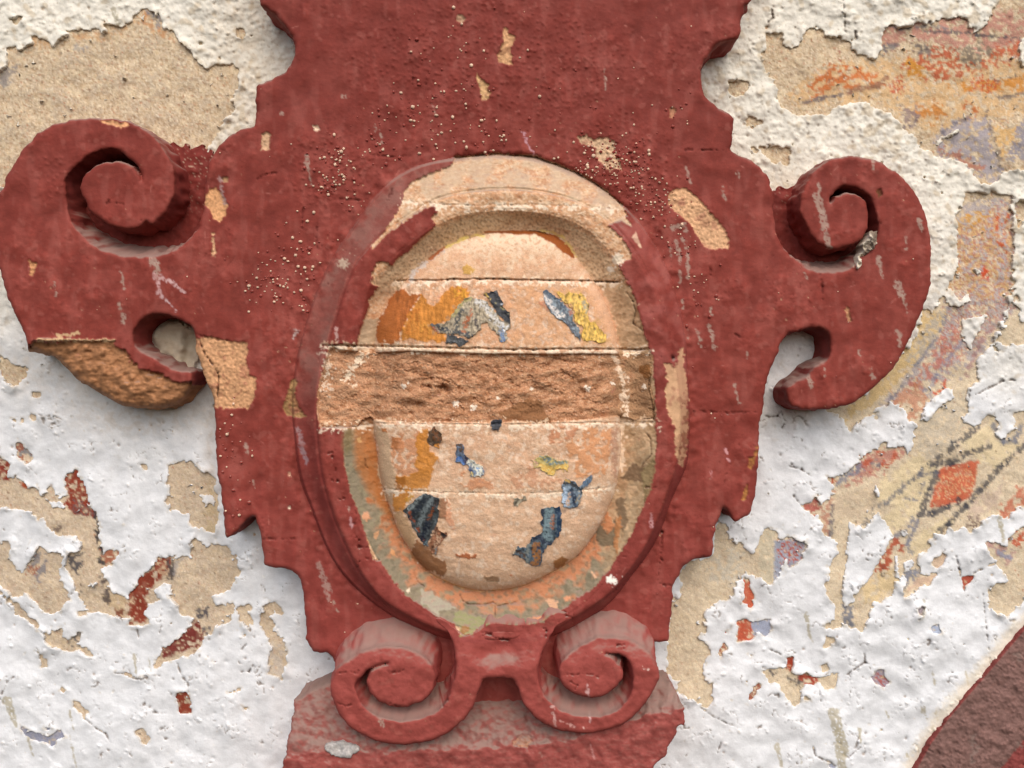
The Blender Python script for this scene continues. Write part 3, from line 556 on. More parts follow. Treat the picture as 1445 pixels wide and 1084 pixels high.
# worked cracks in the red paint
cracks = [
    (Z3, "760,150 755,180 770,215 765,235 775,260", 2), (Z3, "730,160 760,150 775,145", 1.2), (Z3, "860,500 890,530 880,560", 1.3), (Z3, "850,640 880,620 905,650 905,690 960,690", 1.4), (Z3, "900,800 910,770 940,755 1030,765", 1.6),
    (Z3, "740,415 800,420 860,400", 1.2), (Z3, "750,310 790,310 805,330", 1.2), (Z3, "360,640 450,645 560,640", 1.5), (Z6, "545,750 520,745", 2), (Z6, "295,600 290,760 270,880 300,905 355,905", 2.2), (Z6, "0,960 100,870 180,770", 1.8),
    (Z6, "210,350 290,352 320,348", 1.2), (Z6, "60,745 160,740", 1.2), (Z5, "450,190 480,225 510,235", 2.4), (Z5, "350,300 365,310 360,350", 2), (Z5, "0,325 50,330 80,350 150,360", 2.4), (Z4, "1040,378 1100,380 1140,410 1190,412", 3.0), (Z4, "1400,350 1405,390", 2),
    (Z4, "380,360 430,350 500,355 540,380", 1.6), (Z5, "730,205 790,225 830,255", 1.6), (Z4, "240,600 290,590 330,600 350,580", 1.3), (Z4, "220,770 270,785 310,780", 1.3), (Z4, "520,770 560,785 590,790", 1.3), (Z4, "500,590 560,600 600,580", 1.1), (Z4, "820,780 850,740", 2.2),
    (Z5, "480,560 560,550 640,560 680,600", 1.3), (Z5, "500,600 540,620 520,650", 1.1), (Z5, "760,390 800,395 800,412 765,412 762,392", 1.2), (Z1, "600,550 635,520 660,545 695,555", 1.5), (Z7, "470,735 480,820 485,890", 1.4), (Z8, "230,205 275,240", 1.4),
    ((350, 0, s3), "50,915 100,888 160,880", 1.8), ((350, 200, s3), "275,440 280,340 320,320", 1.3), ((350, 200, s3), "350,440 352,590", 1.5), ((350, 200, s3), "440,290 560,298 630,292", 1.1), ((350, 0, s3), "630,790 740,800 830,795", 2), ((700, 0, s3), "960,765 1050,765 1190,768", 1.8),
    ((700, 200, s3), "1090,640 1100,710", 1.2), (Z2, "1110,210 1250,240 1300,240", 1.2), ((350, 0, s3), "840,370 840,430 910,430", 1.0), (Z8, "0,640 180,650 370,645", 1.4), (Z6, "660,270 640,350", 1.5), ((350, 200, s3), "710,300 735,240", 1.6),
]
for z, t, w_ in cracks:
    stroke(CC, P(*z, t), (86, 30, 26), w_, w_ * .5, rag=.8, op=.6, cover=.6, noise=N_pal2)
    for HH in (HP, HR, HK): stroke(None, P(*z, t), None, w_ + .6, w_ * .6, rag=.8, cover=.6, noise=N_pal2, H=HH, dh=-1.8)
for z, t, w_ in (((470, 720, 5.764), "1030,690 1060,740 1100,765 1240,765 1300,750 1340,780 1440,755", 1.1), ((470, 720, 5.764), "1320,780 1318,880", 1.1), ((470, 720, 5.764), "660,510 690,580 740,620", .9), ((720, 720, 5.764), "0,760 60,740", 1),
                 ((720, 560, 5.764), "1110,300 1140,340 1150,470 1070,560", 1.2), ((720, 370, 5.764), "950,250 1000,320 1020,400 1000,500 1080,560", 1.2), ((700, 450, 4.817), "1040,400 1040,480 1070,600 1075,690", 1.8), ((470, 560, 5.764), "260,500 265,560 300,600", .9), ((720, 560, 5.764), "720,735 700,760 700,800", 1.3)):
    stroke(CC, P(*z, t), (84, 56, 36), w_, w_, rag=.4, op=.85)
    for HH in (HR, HB): stroke(None, P(*z, t), None, w_ + .6, rag=.3, H=HH, dh=-1.6)
# small holes sunk into the carving and coloured near black
for (x, y, r_, d) in ((868, 980, 3, 7), (934, 751, 2, 6), (873, 932, 4, 9), (950, 505, 3.5, 8)):
    s = spot(x, y, r_)
    for HH in (HP, HK, HR): HH[s[0]] -= d * s[1]
    blend(CC[s[0]], .9 * sm(.4, .7, s[1]), lin((40, 16, 14)))
# blistered, bubbled paint on the crest and round the oval
bl = fn(24, 5, 13, 1.0)
zone = sm(70, 0, np.hypot((PX - 880) / 1.2, PY - 250) - 40) + sm(60, 0, np.hypot(PX - 470, PY - 240) - 30) + sm(100, 0, np.hypot((PX - 690) / 2.2, PY - 90) - 50) * .8 + sm(60, 0, np.hypot(PX - 430, PY - 400) - 20) * .6 + sm(60, 0, np.hypot(PX - 75, PY - 250) - 10) * .6
HP += .9 * np.clip(zone, 0, 1) * np.clip(bl - .5, 0, 3)
HP += 1.5 * sm(18, 0, np.abs(RR - r0 - 6)) * N_lump * .35
# ledge colours: dusty maroon with crumbs
CCL = CC.copy(); blend(CCL, 1 - sm(-2, 2, brk_S0 - 6), lin((150, 76, 68)))
led = 1 - sm(-1, 3, ledge_S0)
blend(CCL, led * .55, lin((156, 84, 78)))
blend(CCL, led * .75 * sm(LEV + 4, LEV - 12, PY) * (sm(-.8, .6, N_pal) * .6 + .4), lin((128, 98, 90)))
blend(CCL, led * .25 * sm(.5, 1.2, N_hor), lin((164, 116, 106)))
blend(CCL, led * .35 * sm(.8, 1.5, N_pal2), lin((120, 54, 48)))

# ------------------------------------------------------------------ the wall: plaster below, limewash above
VAULT = -34 * (np.clip(430 - PX, 0, None) / 430) ** 2 * sm(250, 700, PY)       # the wall curves away into the vault at the lower left
HWS = VAULT + .6 * N_mid + 1.6 * N_low + .14 * N_lump + .06 * N_rag      # what the limewash smooths over
HW = VAULT + .6 * N_mid + 1.6 * N_low + .18 * N_lump + .16 * N_rag + .06 * N_f
WC = np.empty((CH_, CW, 3), np.float32); WC[:] = lin((204, 184, 157))
blend(WC, .6 * sm(-.3, 1.3, N_pal), lin((220, 200, 168)))
blend(WC, .6 * sm(.2, 1.3, N_pal2), lin((184, 160, 130)))
blend(WC, .45 * sm(-.2, 1.0, N_mid) * sm(500, 300, PX), lin((188, 172, 152)))
blend(WC, .6 * sm(1.0, 1.9, N_spk), lin((150, 120, 90)))
blend(WC, .5 * sm(1.0, 1.9, -N_spk), lin((236, 224, 198)))
for i, (lo, hi, t, c, op, dh) in enumerate(((5, 40, .7, (226, 206, 172), .55, .3), (4, 26, .9, (184, 152, 116), .5, -.35), (3, 9, 1.3, (140, 108, 80), .6, -.4), (3, 9, 1.4, (240, 228, 200), .7, .35), (3, 12, 1.9, (176, 96, 62), .6, 0), (3, 12, 2.0, (110, 104, 104), .6, 0))):
    n_ = fn(90 + i, lo, hi, 1.0); m_ = crisp(n_, t); blend(WC, op * m_, lin(c)); HW += dh * m_
blend(WC, .5 * sm(880, 1000, PX) * sm(250, 420, PY), lin((222, 208, 182)))
blend(WC, .4 * sm(480, 380, PX) * sm(500, 600, PY), lin((200, 182, 162)))
A_ = (0, 550, s3); B_ = (0, 784, s3); C_ = (1045, 550, s3); D_ = (1045, 784, s3); E_ = (1045, 0, s3); G_ = (1045, 280, s3); H_ = (0, 0, s3); M_ = (350, 784, s3); Q_ = (700, 784, s3)
exposed = [
    (P(*H_, "-400,430 0,350 30,330 30,245 90,240 100,255 160,225 160,180 190,190 270,240 310,175 400,150 480,160 530,155 530,110 630,140 690,75 730,50 790,60 830,130 890,170 940,240 980,260 1010,320 1060,350 1130,325 1215,340 1215,440 1190,480 1195,560 1090,700 1060,770 1060,900 900,1000 200,1000 0,960 -400,960"), 1.2),
    (P(*E_, "140,110 150,170 215,175 225,245 300,240 320,160 380,140 460,180 500,180 550,220 580,270 640,290 690,295 715,250 720,180 750,115 800,140 870,125 950,120 1020,100 1120,85 1160,110 1195,160 1240,150 1270,90 1310,20 1340,-40 1800,-40 1800,200 1445,190 1420,220 1425,290 1445,330 1800,340 1800,880 1400,870 1340,870 1330,900 1280,960 1230,940 1180,870 1120,820 1040,810 1000,790 920,750 880,690 820,640 760,580 690,550 640,520 560,520 470,550 440,590 350,590 260,580 200,530 180,440 120,340 105,290 130,240 130,180"), 1.2),
    (P(*G_, "1150,-20 1100,80 1105,200 1110,340 1070,430 1050,470 980,580 930,575 900,680 820,800 740,900 640,990 560,1030 440,1080 500,1110 560,1180 640,1110 700,1080 760,1040 830,1084 880,1150 950,1150 1160,1100 1160,980 1220,930 1200,850 1240,780 1290,740 1330,640 1360,560 1400,430 1390,300 1395,150 1385,0 1330,-30 1250,-30"), 1.5),
    (P(*C_, "430,440 480,450 510,430 570,400 610,370 605,340 640,320 700,300 730,255 750,290 800,300 845,290 850,340 880,270 890,190 830,110 780,65 800,-40 1170,-40 1155,80 1125,170 1190,185 1230,150 1290,130 1320,170 1310,230 1350,250 1390,200 1400,120 1445,110 1800,100 1800,560 1445,590 1400,620 1370,660 1340,650 1300,640 1240,680 1180,720 1130,700 1090,740 1060,700 1040,740 1000,740 970,800 930,840 900,880 920,930 1000,940 980,980 900,1020 850,1070 830,1030 850,960 830,940 800,980 770,1050 720,1084 680,1085 660,1145 620,1230 580,1215 520,1205 490,1185 430,1200 500,1165 480,1095 440,1045 430,1015 450,955 440,915 500,830 480,780 460,740 425,750 420,700 400,640 370,650 330,590 390,540 410,580 440,560 480,530 470,480"), 1.4),
    (P(*C_, "1250,780 1350,790 1390,730 1445,700 1800,690 1800,1084 1445,1060 1390,1135 1350,1160 1310,1155 1255,1095 1270,1035 1300,985 1360,975 1320,905 1280,845"), 1.4),
    (P(*Z6, "600,520 660,560 670,640 720,660 800,730 825,700 860,600 900,590 940,600 960,640 1110,640 1115,690 1080,760 1000,820 970,860 920,900 860,870 850,850 740,840 700,960 660,1000 600,1000 560,1040 500,1100 480,1300 440,1500 330,1400 340,1000 400,960 410,900 400,820 450,765 590,740 600,600"), 1.4),
    (P(*Z5, "1150,0 1110,150 1110,300 1060,370 1050,400 1080,500 1110,570 1090,650 1200,710 1280,750 1300,700 1305,600 1270,590 1240,520 1290,440 1280,380 1230,350 1270,260 1250,190 1300,130 1380,40 1400,-30"), 1.4),
    (P(*A_, "-300,300 0,440 40,460 80,440 130,470 145,510 190,490 200,540 240,520 250,490 270,500 275,540 300,550 340,540 330,500 345,430 385,400 400,450 430,500 445,560 460,600 490,640 510,700 510,760 530,830 600,820 630,800 600,850 540,900 520,920 550,970 570,1020 600,1050 650,1060 700,980 740,940 800,880 830,845 870,850 980,860 970,780 990,755 1060,800 1150,790 1190,850 1225,920 1190,995 1080,1065 1100,1095 1200,1100 1180,1175 1110,1215 1060,1245 1030,1285 1020,1325 980,1345 900,1380 830,1395 790,1415 800,1375 830,1315 900,1275 960,1215 990,1165 930,1145 900,1105 870,1065 800,1075 750,1095 740,1145 760,1195 700,1215 650,1205 660,1175 600,1165 540,1145 460,1135 430,1115 380,1065 340,1085 300,1135 230,1135 200,1105 130,1045 60,1060 0,1005 -300,900"), 1.3),
    (P(*A_, "850,470 865,400 920,360 980,370 1010,400 1060,420 1100,460 1110,560 1115,640 1100,740 1060,720 1000,700 960,690 970,640 920,620 860,615 850,560 860,520"), 1.3),
    (P(*A_, "80,275 110,280 170,350 130,380 90,340"), 1), (P(*A_, "-60,330 0,340 50,380 30,450 0,450 -60,430"), 1), (P(*A_, "720,385 745,385 752,412 735,410"), .6), (P(*A_, "165,10 210,15 200,40 165,38"), .8), (P(*A_, "150,120 185,125 180,155 160,150"), .8), (P(*A_, "55,145 85,150 80,165 60,165"), .6), (P(*A_, "105,140 125,145 120,168 105,165"), .6),
    (P(*A_, "640,660 625,690 640,685"), .8), (P(*A_, "610,980 640,1010 655,1020 620,1015"), .8), (P(*A_, "555,885 580,880 570,905"), .8),
    (P(*Z2, "0,330 60,360 140,400 160,450 60,510 0,420"), 1.2),
    (P(*B_, "895,700 950,690 975,750 970,800 920,805 905,750"), .8), (P(*B_, "370,740 400,750 445,800 430,835 400,800 375,765"), .8), (P(*B_, "690,900 720,880 765,930 740,970 710,930"), .8),
    (P(*B_, "100,870 180,900 250,930 290,900 285,885 215,880 205,855 225,885 310,890 340,930 290,940 260,978 230,960 160,940 120,910"), .6), (P(*B_, "310,670 345,685 320,705 305,690"), .6), (P(*B_, "185,490 220,500 245,570 215,570"), .9),
    (P(*B_, "190,370 250,400 320,360 330,410 360,420 410,400 410,450 480,520 440,500 380,480 300,480 230,450"), 1.4), (P(*B_, "-20,170 40,200 100,260 180,330 200,370 150,350 80,280 0,210"), 1.6), (P(*B_, "395,285 430,275 440,300 405,310"), .8),
    (P(*B_, "590,590 640,610 700,630 770,605 700,625 640,600"), .8), (P(*B_, "1225,765 1265,775 1250,805"), .8), (P(*B_, "1085,540 1100,535 1105,550 1090,555"), .6), (P(*B_, "1160,700 1225,675 1225,690 1175,712"), .8),
    (P(*M_, "80,240 130,235 190,290 180,310 130,290 110,300 150,400 180,430 205,500 190,590 160,640 110,600 95,540 120,460 90,400 60,330"), 1.5), (P(*M_, "-60,270 0,250 20,330 -20,420"), 1.5),
    (P(*Z6, "760,850 790,880 815,960 800,1040 780,1010 745,1010 765,930"), .9), (P(*Q_, "1230,330 1270,320 1310,340 1400,325 1410,370 1370,410 1330,400 1300,440 1230,440"), .9),
    (P(*Q_, "1165,395 1205,350 1180,395"), .5), (P(*Q_, "1160,430 1175,470 1150,525 1130,500"), .8), (P(*Q_, "1280,750 1300,700 1340,650 1360,660 1310,725"), .7), (P(*Q_, "1285,500 1310,500 1300,515"), .5),
    (P(*D_, "110,590 240,570 225,520 270,510 270,570 250,600 300,610 340,590 380,630 490,605 500,630 480,670 430,685 400,650 330,660 310,680 300,750 275,770 230,720 190,650 160,650 130,630"), .9),
    (P(*D_, "430,355 520,330 530,365 440,380 450,410 495,440 430,480 420,470 440,400"), .9), (P(*D_, "665,620 710,575 735,580 730,610 760,650 735,680 690,660"), .7), (P(*D_, "905,270 940,265 935,310 910,310"), .5),
    (P(*D_, "970,360 1010,355 1030,400 980,400"), .4), (P(*D_, "1130,110 1190,100 1185,130 1140,165"), .6), (P(*D_, "410,560 440,550 450,580 420,600"), .6), (P(*D_, "20,640 40,635 35,655"), .4), (P(*D_, "325,715 345,720 360,740 325,740"), .6), (P(*D_, "450,1060 490,1070 480,1090 450,1084"), .5),
    (P(*C_, "970,880 1030,830 1050,840 1040,890 1020,910 980,895"), .9), (P(*G_, "1290,760 1400,500 1440,640 1500,560 1500,700 1400,760"), 3.2), (P(*G_, "1400,0 1500,20 1500,120 1420,160"), 2.5),
    (P(*E_, "180,740 260,740 255,800 240,850 200,840 130,800 60,780 60,760"), 2.0), (P(*E_, "0,410 45,420 20,470 0,490"), 1), (P(*E_, "20,590 60,600 110,620 80,640 30,640"), 1.4),
    (P(700, 0, s3, "1190,410 1230,390 1290,430 1270,490 1210,490 1180,460"), 1.), (P(*H_, "50,90 120,80 110,110 80,130"), .8), (P(*H_, "1010,215 1030,205 1040,225 1020,235"), .5), (P(*H_, "1200,140 1260,170 1240,210 1210,190"), 1.),
]
islands = [
    P(*A_, "-300,570 0,600 60,610 150,620 190,670 210,650 240,700 300,750 380,740 410,780 400,830 340,830 330,900 360,950 380,1000 350,1020 310,970 300,920 330,850 290,830 240,830 200,800 160,860 120,930 80,920 60,880 35,870 60,790 30,775 0,780 -300,760"),
    P(*A_, "255,575 310,570 325,600 265,600"), P(*A_, "790,1020 830,990 870,1000 880,1040 840,1065 800,1060"), P(*A_, "1020,540 1070,530 1100,570 1050,590"), P(*A_, "455,1000 480,985 490,1000 470,1008"),
    P(*A_, "320,920 350,950 400,1060 440,1100 420,1130 370,1130 360,1060 320,1000"), P(*A_, "535,920 570,900 620,870 640,900 700,920 660,1000 640,1040 600,1040 570,980"),
    P(*C_, "560,680 640,710 700,620 720,650 780,750 700,880 660,960 620,1000 590,1050 570,1090 530,1110 520,1045 525,975 545,870 540,820 550,740"),
    P(*C_, "820,710 855,730 840,755 825,740"), P(*C_, "950,60 1010,90 960,160 925,155"), P(*C_, "690,490 712,515 700,545 680,510"),
    P(*G_, "1035,490 1070,460 1120,520 1160,490 1175,520 1110,560 1060,540"), P(*G_, "1130,620 1250,600 1200,700 1170,770 1130,710"), P(*G_, "950,1060 1000,1010 1060,960 1090,1010 1000,1080 950,1120"),
    P(*E_, "1000,720 1110,655 1115,670 1040,710 1000,740"), P(*G_, "1195,360 1215,355 1225,375 1210,385"), P(*C_, "790,850 805,830 805,960 795,960"), P(*C_, "830,880 880,870 880,900 840,930"), P(*C_, "1330,90 1390,110 1370,180 1340,210 1320,160"),
    P(*Z6, "1000,760 1010,830 960,860 975,800"), P(*H_, "0,245 28,240 28,330 0,350 -80,340"),
]
# red, orange, blue-black remains of a painted frieze on the plaster
BLK, GB, RD, OR, PK, LV, CR = (72, 74, 82), (130, 134, 148), (158, 70, 54), (198, 116, 66), (190, 134, 120), (166, 158, 162), (222, 204, 166)
frieze = [
    (P(*E_, "700,60 1500,60 1500,260 1400,300 1200,270 900,200 720,250"), PK, 4, .75, .3, N_pal), (P(*E_, "240,480 400,360 500,320 800,300 1500,250 1500,560 1000,700 700,520 300,540"), (214, 176, 128), 4, .7, .4, N_pal2),
    (P(*E_, "330,470 400,360 450,330 560,340 700,380 760,430 500,460 340,510"), OR, 3, .85, .1, N_pal), (P(*E_, "820,340 900,260 1000,240 1200,250 1440,210 1440,290 1300,330 1150,390 1000,420 880,400"), (188, 96, 66), 4, .8, -.1, N_pal2),
    (P(*E_, "840,260 920,320 930,400 850,400"), (204, 144, 66), 3, .85, .3, N_pal), (P(*E_, "1060,430 1260,410 1445,380 1445,470 1330,470 1100,460"), (206, 140, 66), 3, .8, .1, N_pal), (P(*E_, "1170,400 1330,400 1300,470 1180,460"), (200, 96, 60), 3, .8, -.1, N_spk),
    (P(*E_, "840,530 1060,520 1040,590 980,640 900,620"), (200, 132, 66), 3, .8, 0, N_pal), (P(*E_, "1140,520 1210,540 1200,620 1150,600"), (196, 110, 60), 3, .8, .1, N_pal2), (P(*E_, "760,400 840,390 830,470 770,470"), (190, 90, 60), 3, .8, -.1, N_spk),
    (P(*E_, "880,220 970,230 960,300 900,290"), (128, 118, 112), 3, .8, .3, N_pal), (P(*E_, "1110,250 1220,220 1290,270 1200,320 1120,340"), (134, 128, 112), 4, .8, .3, N_pal2), (P(*E_, "820,560 900,540 900,660 830,620"), (150, 132, 128), 3, .8, .2, N_pal),
    (P(*E_, "1000,680 1100,610 1250,600 1300,720 1340,860 1300,960 1150,860 1000,790"), LV, 4, .85, .5, N_pal), (P(*E_, "1000,760 1130,780 1250,860 1180,880 1080,810"), (176, 120, 100), 4, .8, .1, N_pal2), (P(*E_, "1290,640 1420,640 1400,720 1330,820 1290,720"), (222, 180, 120), 3, .8, .5, N_pal),
    (P(*E_, "1420,640 1500,620 1500,800 1360,830"), (150, 146, 156), 4, .8, .3, N_pal), (P(*H_, "0,360 90,330 60,400 0,480"), (140, 134, 132), 3, .7, .2, N_pal), (P(*H_, "680,75 740,55 830,140 870,200 800,170 720,120"), (196, 140, 92), 3, .7, .2, N_pal2),
    (P(*H_, "750,60 790,60 835,130 800,140"), (134, 132, 136), 1.5, .8, .8, N_pal), (P(*H_, "370,230 450,235 450,255 380,255"), (144, 140, 140), 2.5, .6, .1, N_pal), (P(*H_, "140,200 560,160 700,100 540,210 330,200 160,270"), (206, 160, 112), 4, .5, .1, N_pal2),
    (P(*G_, "1110,0 1390,0 1390,560 1240,780 900,1084 700,1084 1000,600 1110,430"), LV, 4, .7, .2, N_pal), (P(*G_, "1100,80 1400,80 1390,500 1250,520 1060,460"), (206, 166, 112), 4, .75, -.3, N_pal2), (P(*G_, "1110,150 1390,0 1390,560 1050,900 1000,760"), (180, 116, 100), 4, .7, -.7, N_spk),
    (P(*G_, "1300,60 1360,50 1360,280 1310,260"), (196, 92, 60), 4, .8, -.5, N_pal2), (P(*G_, "1230,360 1280,360 1270,420 1230,410"), (196, 84, 54), 2, .9, .2, N_pal), (P(*G_, "1150,80 1270,80 1250,160 1160,150"), (204, 150, 72), 3, .8, 0, N_pal), (P(*G_, "1010,700 1120,640 1100,820 960,940 830,1050 800,1000 930,860"), (186, 118, 104), 4, .75, -.2, N_pal2),
    (P(*G_, "930,575 980,580 1060,560 1010,700 880,860 760,980 620,1084 520,1150 560,1040 640,990 740,900 820,800 900,680"), (214, 186, 134), 2, .8, .7, N_pal), (P(*G_, "980,590 1060,570 1000,720 880,850 850,820 920,700"), (186, 176, 160), 3, .8, .4, N_pal2), (P(*G_, "1000,930 1060,940 1040,1000 980,1000"), (196, 92, 60), 3, .8, 0, N_pal),
    (P(*G_, "760,1040 900,930 950,1040 890,1140 820,1084"), (190, 130, 100), 3, .8, .3, N_pal), (P(*C_, "780,0 950,0 940,90 890,170 820,100"), (196, 150, 124), 3, .8, .4, N_pal), (P(*C_, "900,160 1160,0 1150,120 1100,260 960,380 900,300"), (196, 184, 164), 4, .7, .5, N_pal2),
    (P(*C_, "700,480 900,320 1000,380 960,520 900,650 780,740 720,660 800,600 700,560"), CR, 2, .8, .9, N_pal), (P(*C_, "1120,280 1290,140 1300,260 1445,270 1300,400 1210,360"), CR, 2, .8, .9, N_pal), (P(*C_, "850,790 1060,640 1090,660 1000,740 900,850 860,840"), CR, 2, .8, .9, N_pal),
    (P(*C_, "1010,400 1130,375 1210,362 1205,420 1195,490 1170,560 1060,590 960,602 975,560 1000,470"), (200, 108, 80), 1.2, .95, None, None), (P(*C_, "1020,430 1200,400 1190,520 1000,560"), (226, 186, 136), 3, .6, -.7, N_spk),
    (P(*C_, "600,330 660,315 700,300 740,340 700,400 620,430 590,400"), (184, 92, 70), 3, .85, .1, N_pal), (P(*C_, "640,330 830,295 840,330 760,390 690,440 600,480 520,500"), PK, 3, .8, .3, N_pal2), (P(*C_, "700,370 790,320 800,350 720,410"), (190, 96, 70), 2.5, .8, -.1, N_pal),
    (P(*C_, "500,440 610,370 620,420 560,450 480,500"), GB, 2.5, .75, .4, N_pal), (P(*C_, "660,370 720,350 710,400 670,400"), (120, 120, 126), 2, .8, .2, N_pal), (P(*C_, "330,590 395,540 410,580 400,640 370,650"), (178, 100, 90), 2, .85, .4, N_pal), (P(*C_, "430,440 480,450 490,470 460,480"), (184, 84, 58), 1, .9, .6, N_pal),
    (P(*C_, "410,570 480,530 470,640 450,750 420,700"), (190, 140, 118), 3, .8, .4, N_pal2), (P(*C_, "560,520 700,470 690,600 560,660 480,640 480,560"), (206, 186, 160), 3, .7, .5, N_pal), (P(*C_, "690,900 780,760 850,750 800,860 740,940 660,980"), (176, 88, 62), 3, .85, .1, N_pal), (P(*C_, "600,1000 700,940 820,900 790,1000 700,1084 640,1084"), (220, 196, 152), 2, .8, .6, N_pal),
    (P(*C_, "840,920 910,920 900,1000 830,1030"), GB, 2, .8, .5, N_pal), (P(*D_, "520,250 580,250 575,360 520,355"), (126, 128, 136), 1.5, .85, .6, N_pal), (P(*C_, "1320,580 1445,480 1500,470 1500,560 1400,620 1370,660 1310,640"), (194, 116, 90), 3, .8, .2, N_pal), (P(*C_, "1380,760 1410,730 1500,690 1500,800 1400,800"), (190, 90, 62), 3, .85, .2, N_pal2),
    (P(*C_, "1250,780 1350,790 1400,830 1360,890 1310,860"), (180, 140, 134), 3, .8, .3, N_pal), (P(*C_, "1300,820 1370,810 1380,860 1330,870"), (150, 152, 166), 2, .8, .4, N_pal), (P(*C_, "1180,560 1330,480 1330,560 1240,640 1150,690"), (200, 178, 160), 3, .7, .5, N_pal),
    (P(*C_, "1150,660 1230,630 1210,700 1150,700"), (86, 60, 66), 2, .8, -.3, N_spk), (P(*C_, "850,1030 900,960 1000,940 980,980"), (206, 176, 152), 1.5, .8, None, None),
    (P(*Z6, "930,650 1115,640 1080,760 1000,820 960,870 925,890"), (160, 164, 178), 1, .95, None, None), (P(*Z6, "940,650 1100,650 1070,760 960,800"), (176, 84, 66), 3, .9, -.5, N_spk), (P(*Z6, "850,600 925,600 925,890 860,870 840,700"), (196, 186, 162), 2, .7, .7, N_pal),
    (P(*Z6, "540,780 700,700 800,800 700,900 560,880"), (196, 192, 180), 5, .5, .2, N_pal), (P(*Z6, "740,880 830,880 820,1040 740,1020"), (196, 102, 76), 2, .9, None, None), (P(*Q_, "1230,320 1310,330 1310,440 1230,440"), (186, 92, 68), 2, .9, .9, N_pal), (P(*Q_, "1300,330 1410,325 1400,410 1310,405"), (160, 166, 184), 1, .95, None, None),
    (P(*Q_, "1165,350 1205,350 1205,395 1165,400"), (180, 90, 70), 1, .9, None, None), (P(*Q_, "1130,430 1180,430 1180,525 1130,525"), (160, 96, 74), 2, .9, .2, N_spk), (P(*Q_, "1280,650 1360,650 1360,750 1280,750"), (150, 92, 76), 2, .9, .2, N_spk),
    (P(*D_, "225,510 270,510 270,590 235,580"), (160, 66, 48), 1, .95, None, None), (P(*D_, "300,600 380,600 400,650 330,665 295,630"), (166, 74, 58), 1, .9, .8, N_pal), (P(*D_, "150,590 180,590 180,655 155,650"), (90, 86, 86), 2, .85, .4, N_pal), (P(*D_, "230,600 320,640 300,680 240,630"), (96, 92, 90), 1.5, .8, .1, N_spk),
    (P(*D_, "665,575 760,575 760,680 665,680"), (166, 156, 166), 1, .9, None, None), (P(*D_, "680,600 755,620 740,680 690,650"), (176, 92, 84), 2, .8, 0, N_spk), (P(*D_, "900,260 945,260 940,315 905,315"), (150, 140, 146), 1, .9, None, None), (P(*D_, "965,350 1035,350 1035,405 970,405"), (166, 176, 196), 1, .95, None, None),
    (P(*D_, "1125,95 1195,95 1190,135 1138,170"), (176, 88, 70), 1, .95, None, None), (P(*C_, "970,830 1055,830 1045,910 980,900"), (206, 180, 156), 1.5, .8, None, None), (P(*D_, "450,1055 495,1065 485,1090 450,1090"), (166, 172, 190), .5, .95, None, None),
    (P(*A_, "330,430 400,400 450,560 500,650 420,640 380,630 320,600 350,540"), (142, 64, 48), 2, .92, .9, N_pal), (P(*A_, "370,560 470,600 500,650 380,630"), (110, 90, 88), 2, .7, .1, N_spk), (P(*A_, "-60,330 50,370 40,460 -60,430"), (140, 62, 50), 1.5, .9, .7, N_pal), (P(*A_, "100,470 150,480 140,510 110,500"), (166, 84, 56), 1, .9, .5, N_pal),
    (P(*A_, "485,630 520,640 520,760 540,850 530,900 500,880 490,760"), (64, 60, 62), 1.6, .85, .5, N_pal), (P(*A_, "510,820 630,800 600,860 520,900"), (166, 100, 76), 2, .85, .2, N_pal2), (P(*A_, "150,830 230,830 240,930 190,980 150,900"), (132, 128, 130), 3, .8, .3, N_pal), (P(*A_, "120,900 200,900 190,950 130,930"), (166, 100, 70), 2, .8, 0, N_spk),
    (P(*A_, "345,850 420,830 420,940 370,950"), (92, 88, 90), 2, .85, .5, N_pal), (P(*A_, "330,990 430,990 430,1080 350,1050"), (100, 94, 90), 2.5, .7, 0, N_pal), (P(*A_, "270,700 310,700 320,770 290,770"), (110, 92, 84), 2, .7, .2, N_pal), (P(*A_, "700,960 760,930 830,840 880,860 870,930 800,980 740,1060 760,1100 740,1180 660,1200 640,1060"), (136, 62, 46), 2, .93, 1.2, N_pal),
    (P(*A_, "840,860 885,855 885,960 850,960"), (84, 72, 70), 2, .8, .6, N_pal), (P(*A_, "800,890 860,880 850,950 810,960"), (190, 160, 130), 2, .7, .2, N_pal2), (P(*A_, "520,1040 620,1040 660,1100 660,1170 540,1150"), (190, 166, 132), 2, .7, .4, N_pal), (P(*A_, "540,1110 660,1120 660,1180 560,1160"), (120, 66, 50), 2.5, .8, 0, N_pal),
    (P(*A_, "515,960 550,960 560,1100 525,1080"), (88, 78, 76), 2, .8, .4, N_pal), (P(*A_, "960,1220 1000,1160 1040,1240 1030,1310 930,1330 830,1370 830,1310"), (122, 58, 52), 2, .92, 1.0, N_pal), (P(*A_, "1000,1110 1060,1100 1060,1170 1010,1170"), (84, 80, 84), 2, .85, .6, N_pal), (P(*A_, "1030,1205 1070,1210 1060,1250 1030,1240"), (92, 90, 94), 1.5, .85, .6, N_pal),
    (P(*A_, "1060,470 1110,440 1110,760 1040,720"), (190, 168, 128), 3, .5, .4, N_pal), (P(*A_, "880,870 930,860 900,940 880,940"), (150, 144, 142), 2.5, .6, .2, N_pal), (P(*A_, "80,275 175,275 175,385 80,385"), (130, 128, 130), 2, .8, .1, N_pal), (P(*A_, "80,275 175,275 175,385 80,385"), (150, 80, 60), 3, .8, -.5, N_pal2),
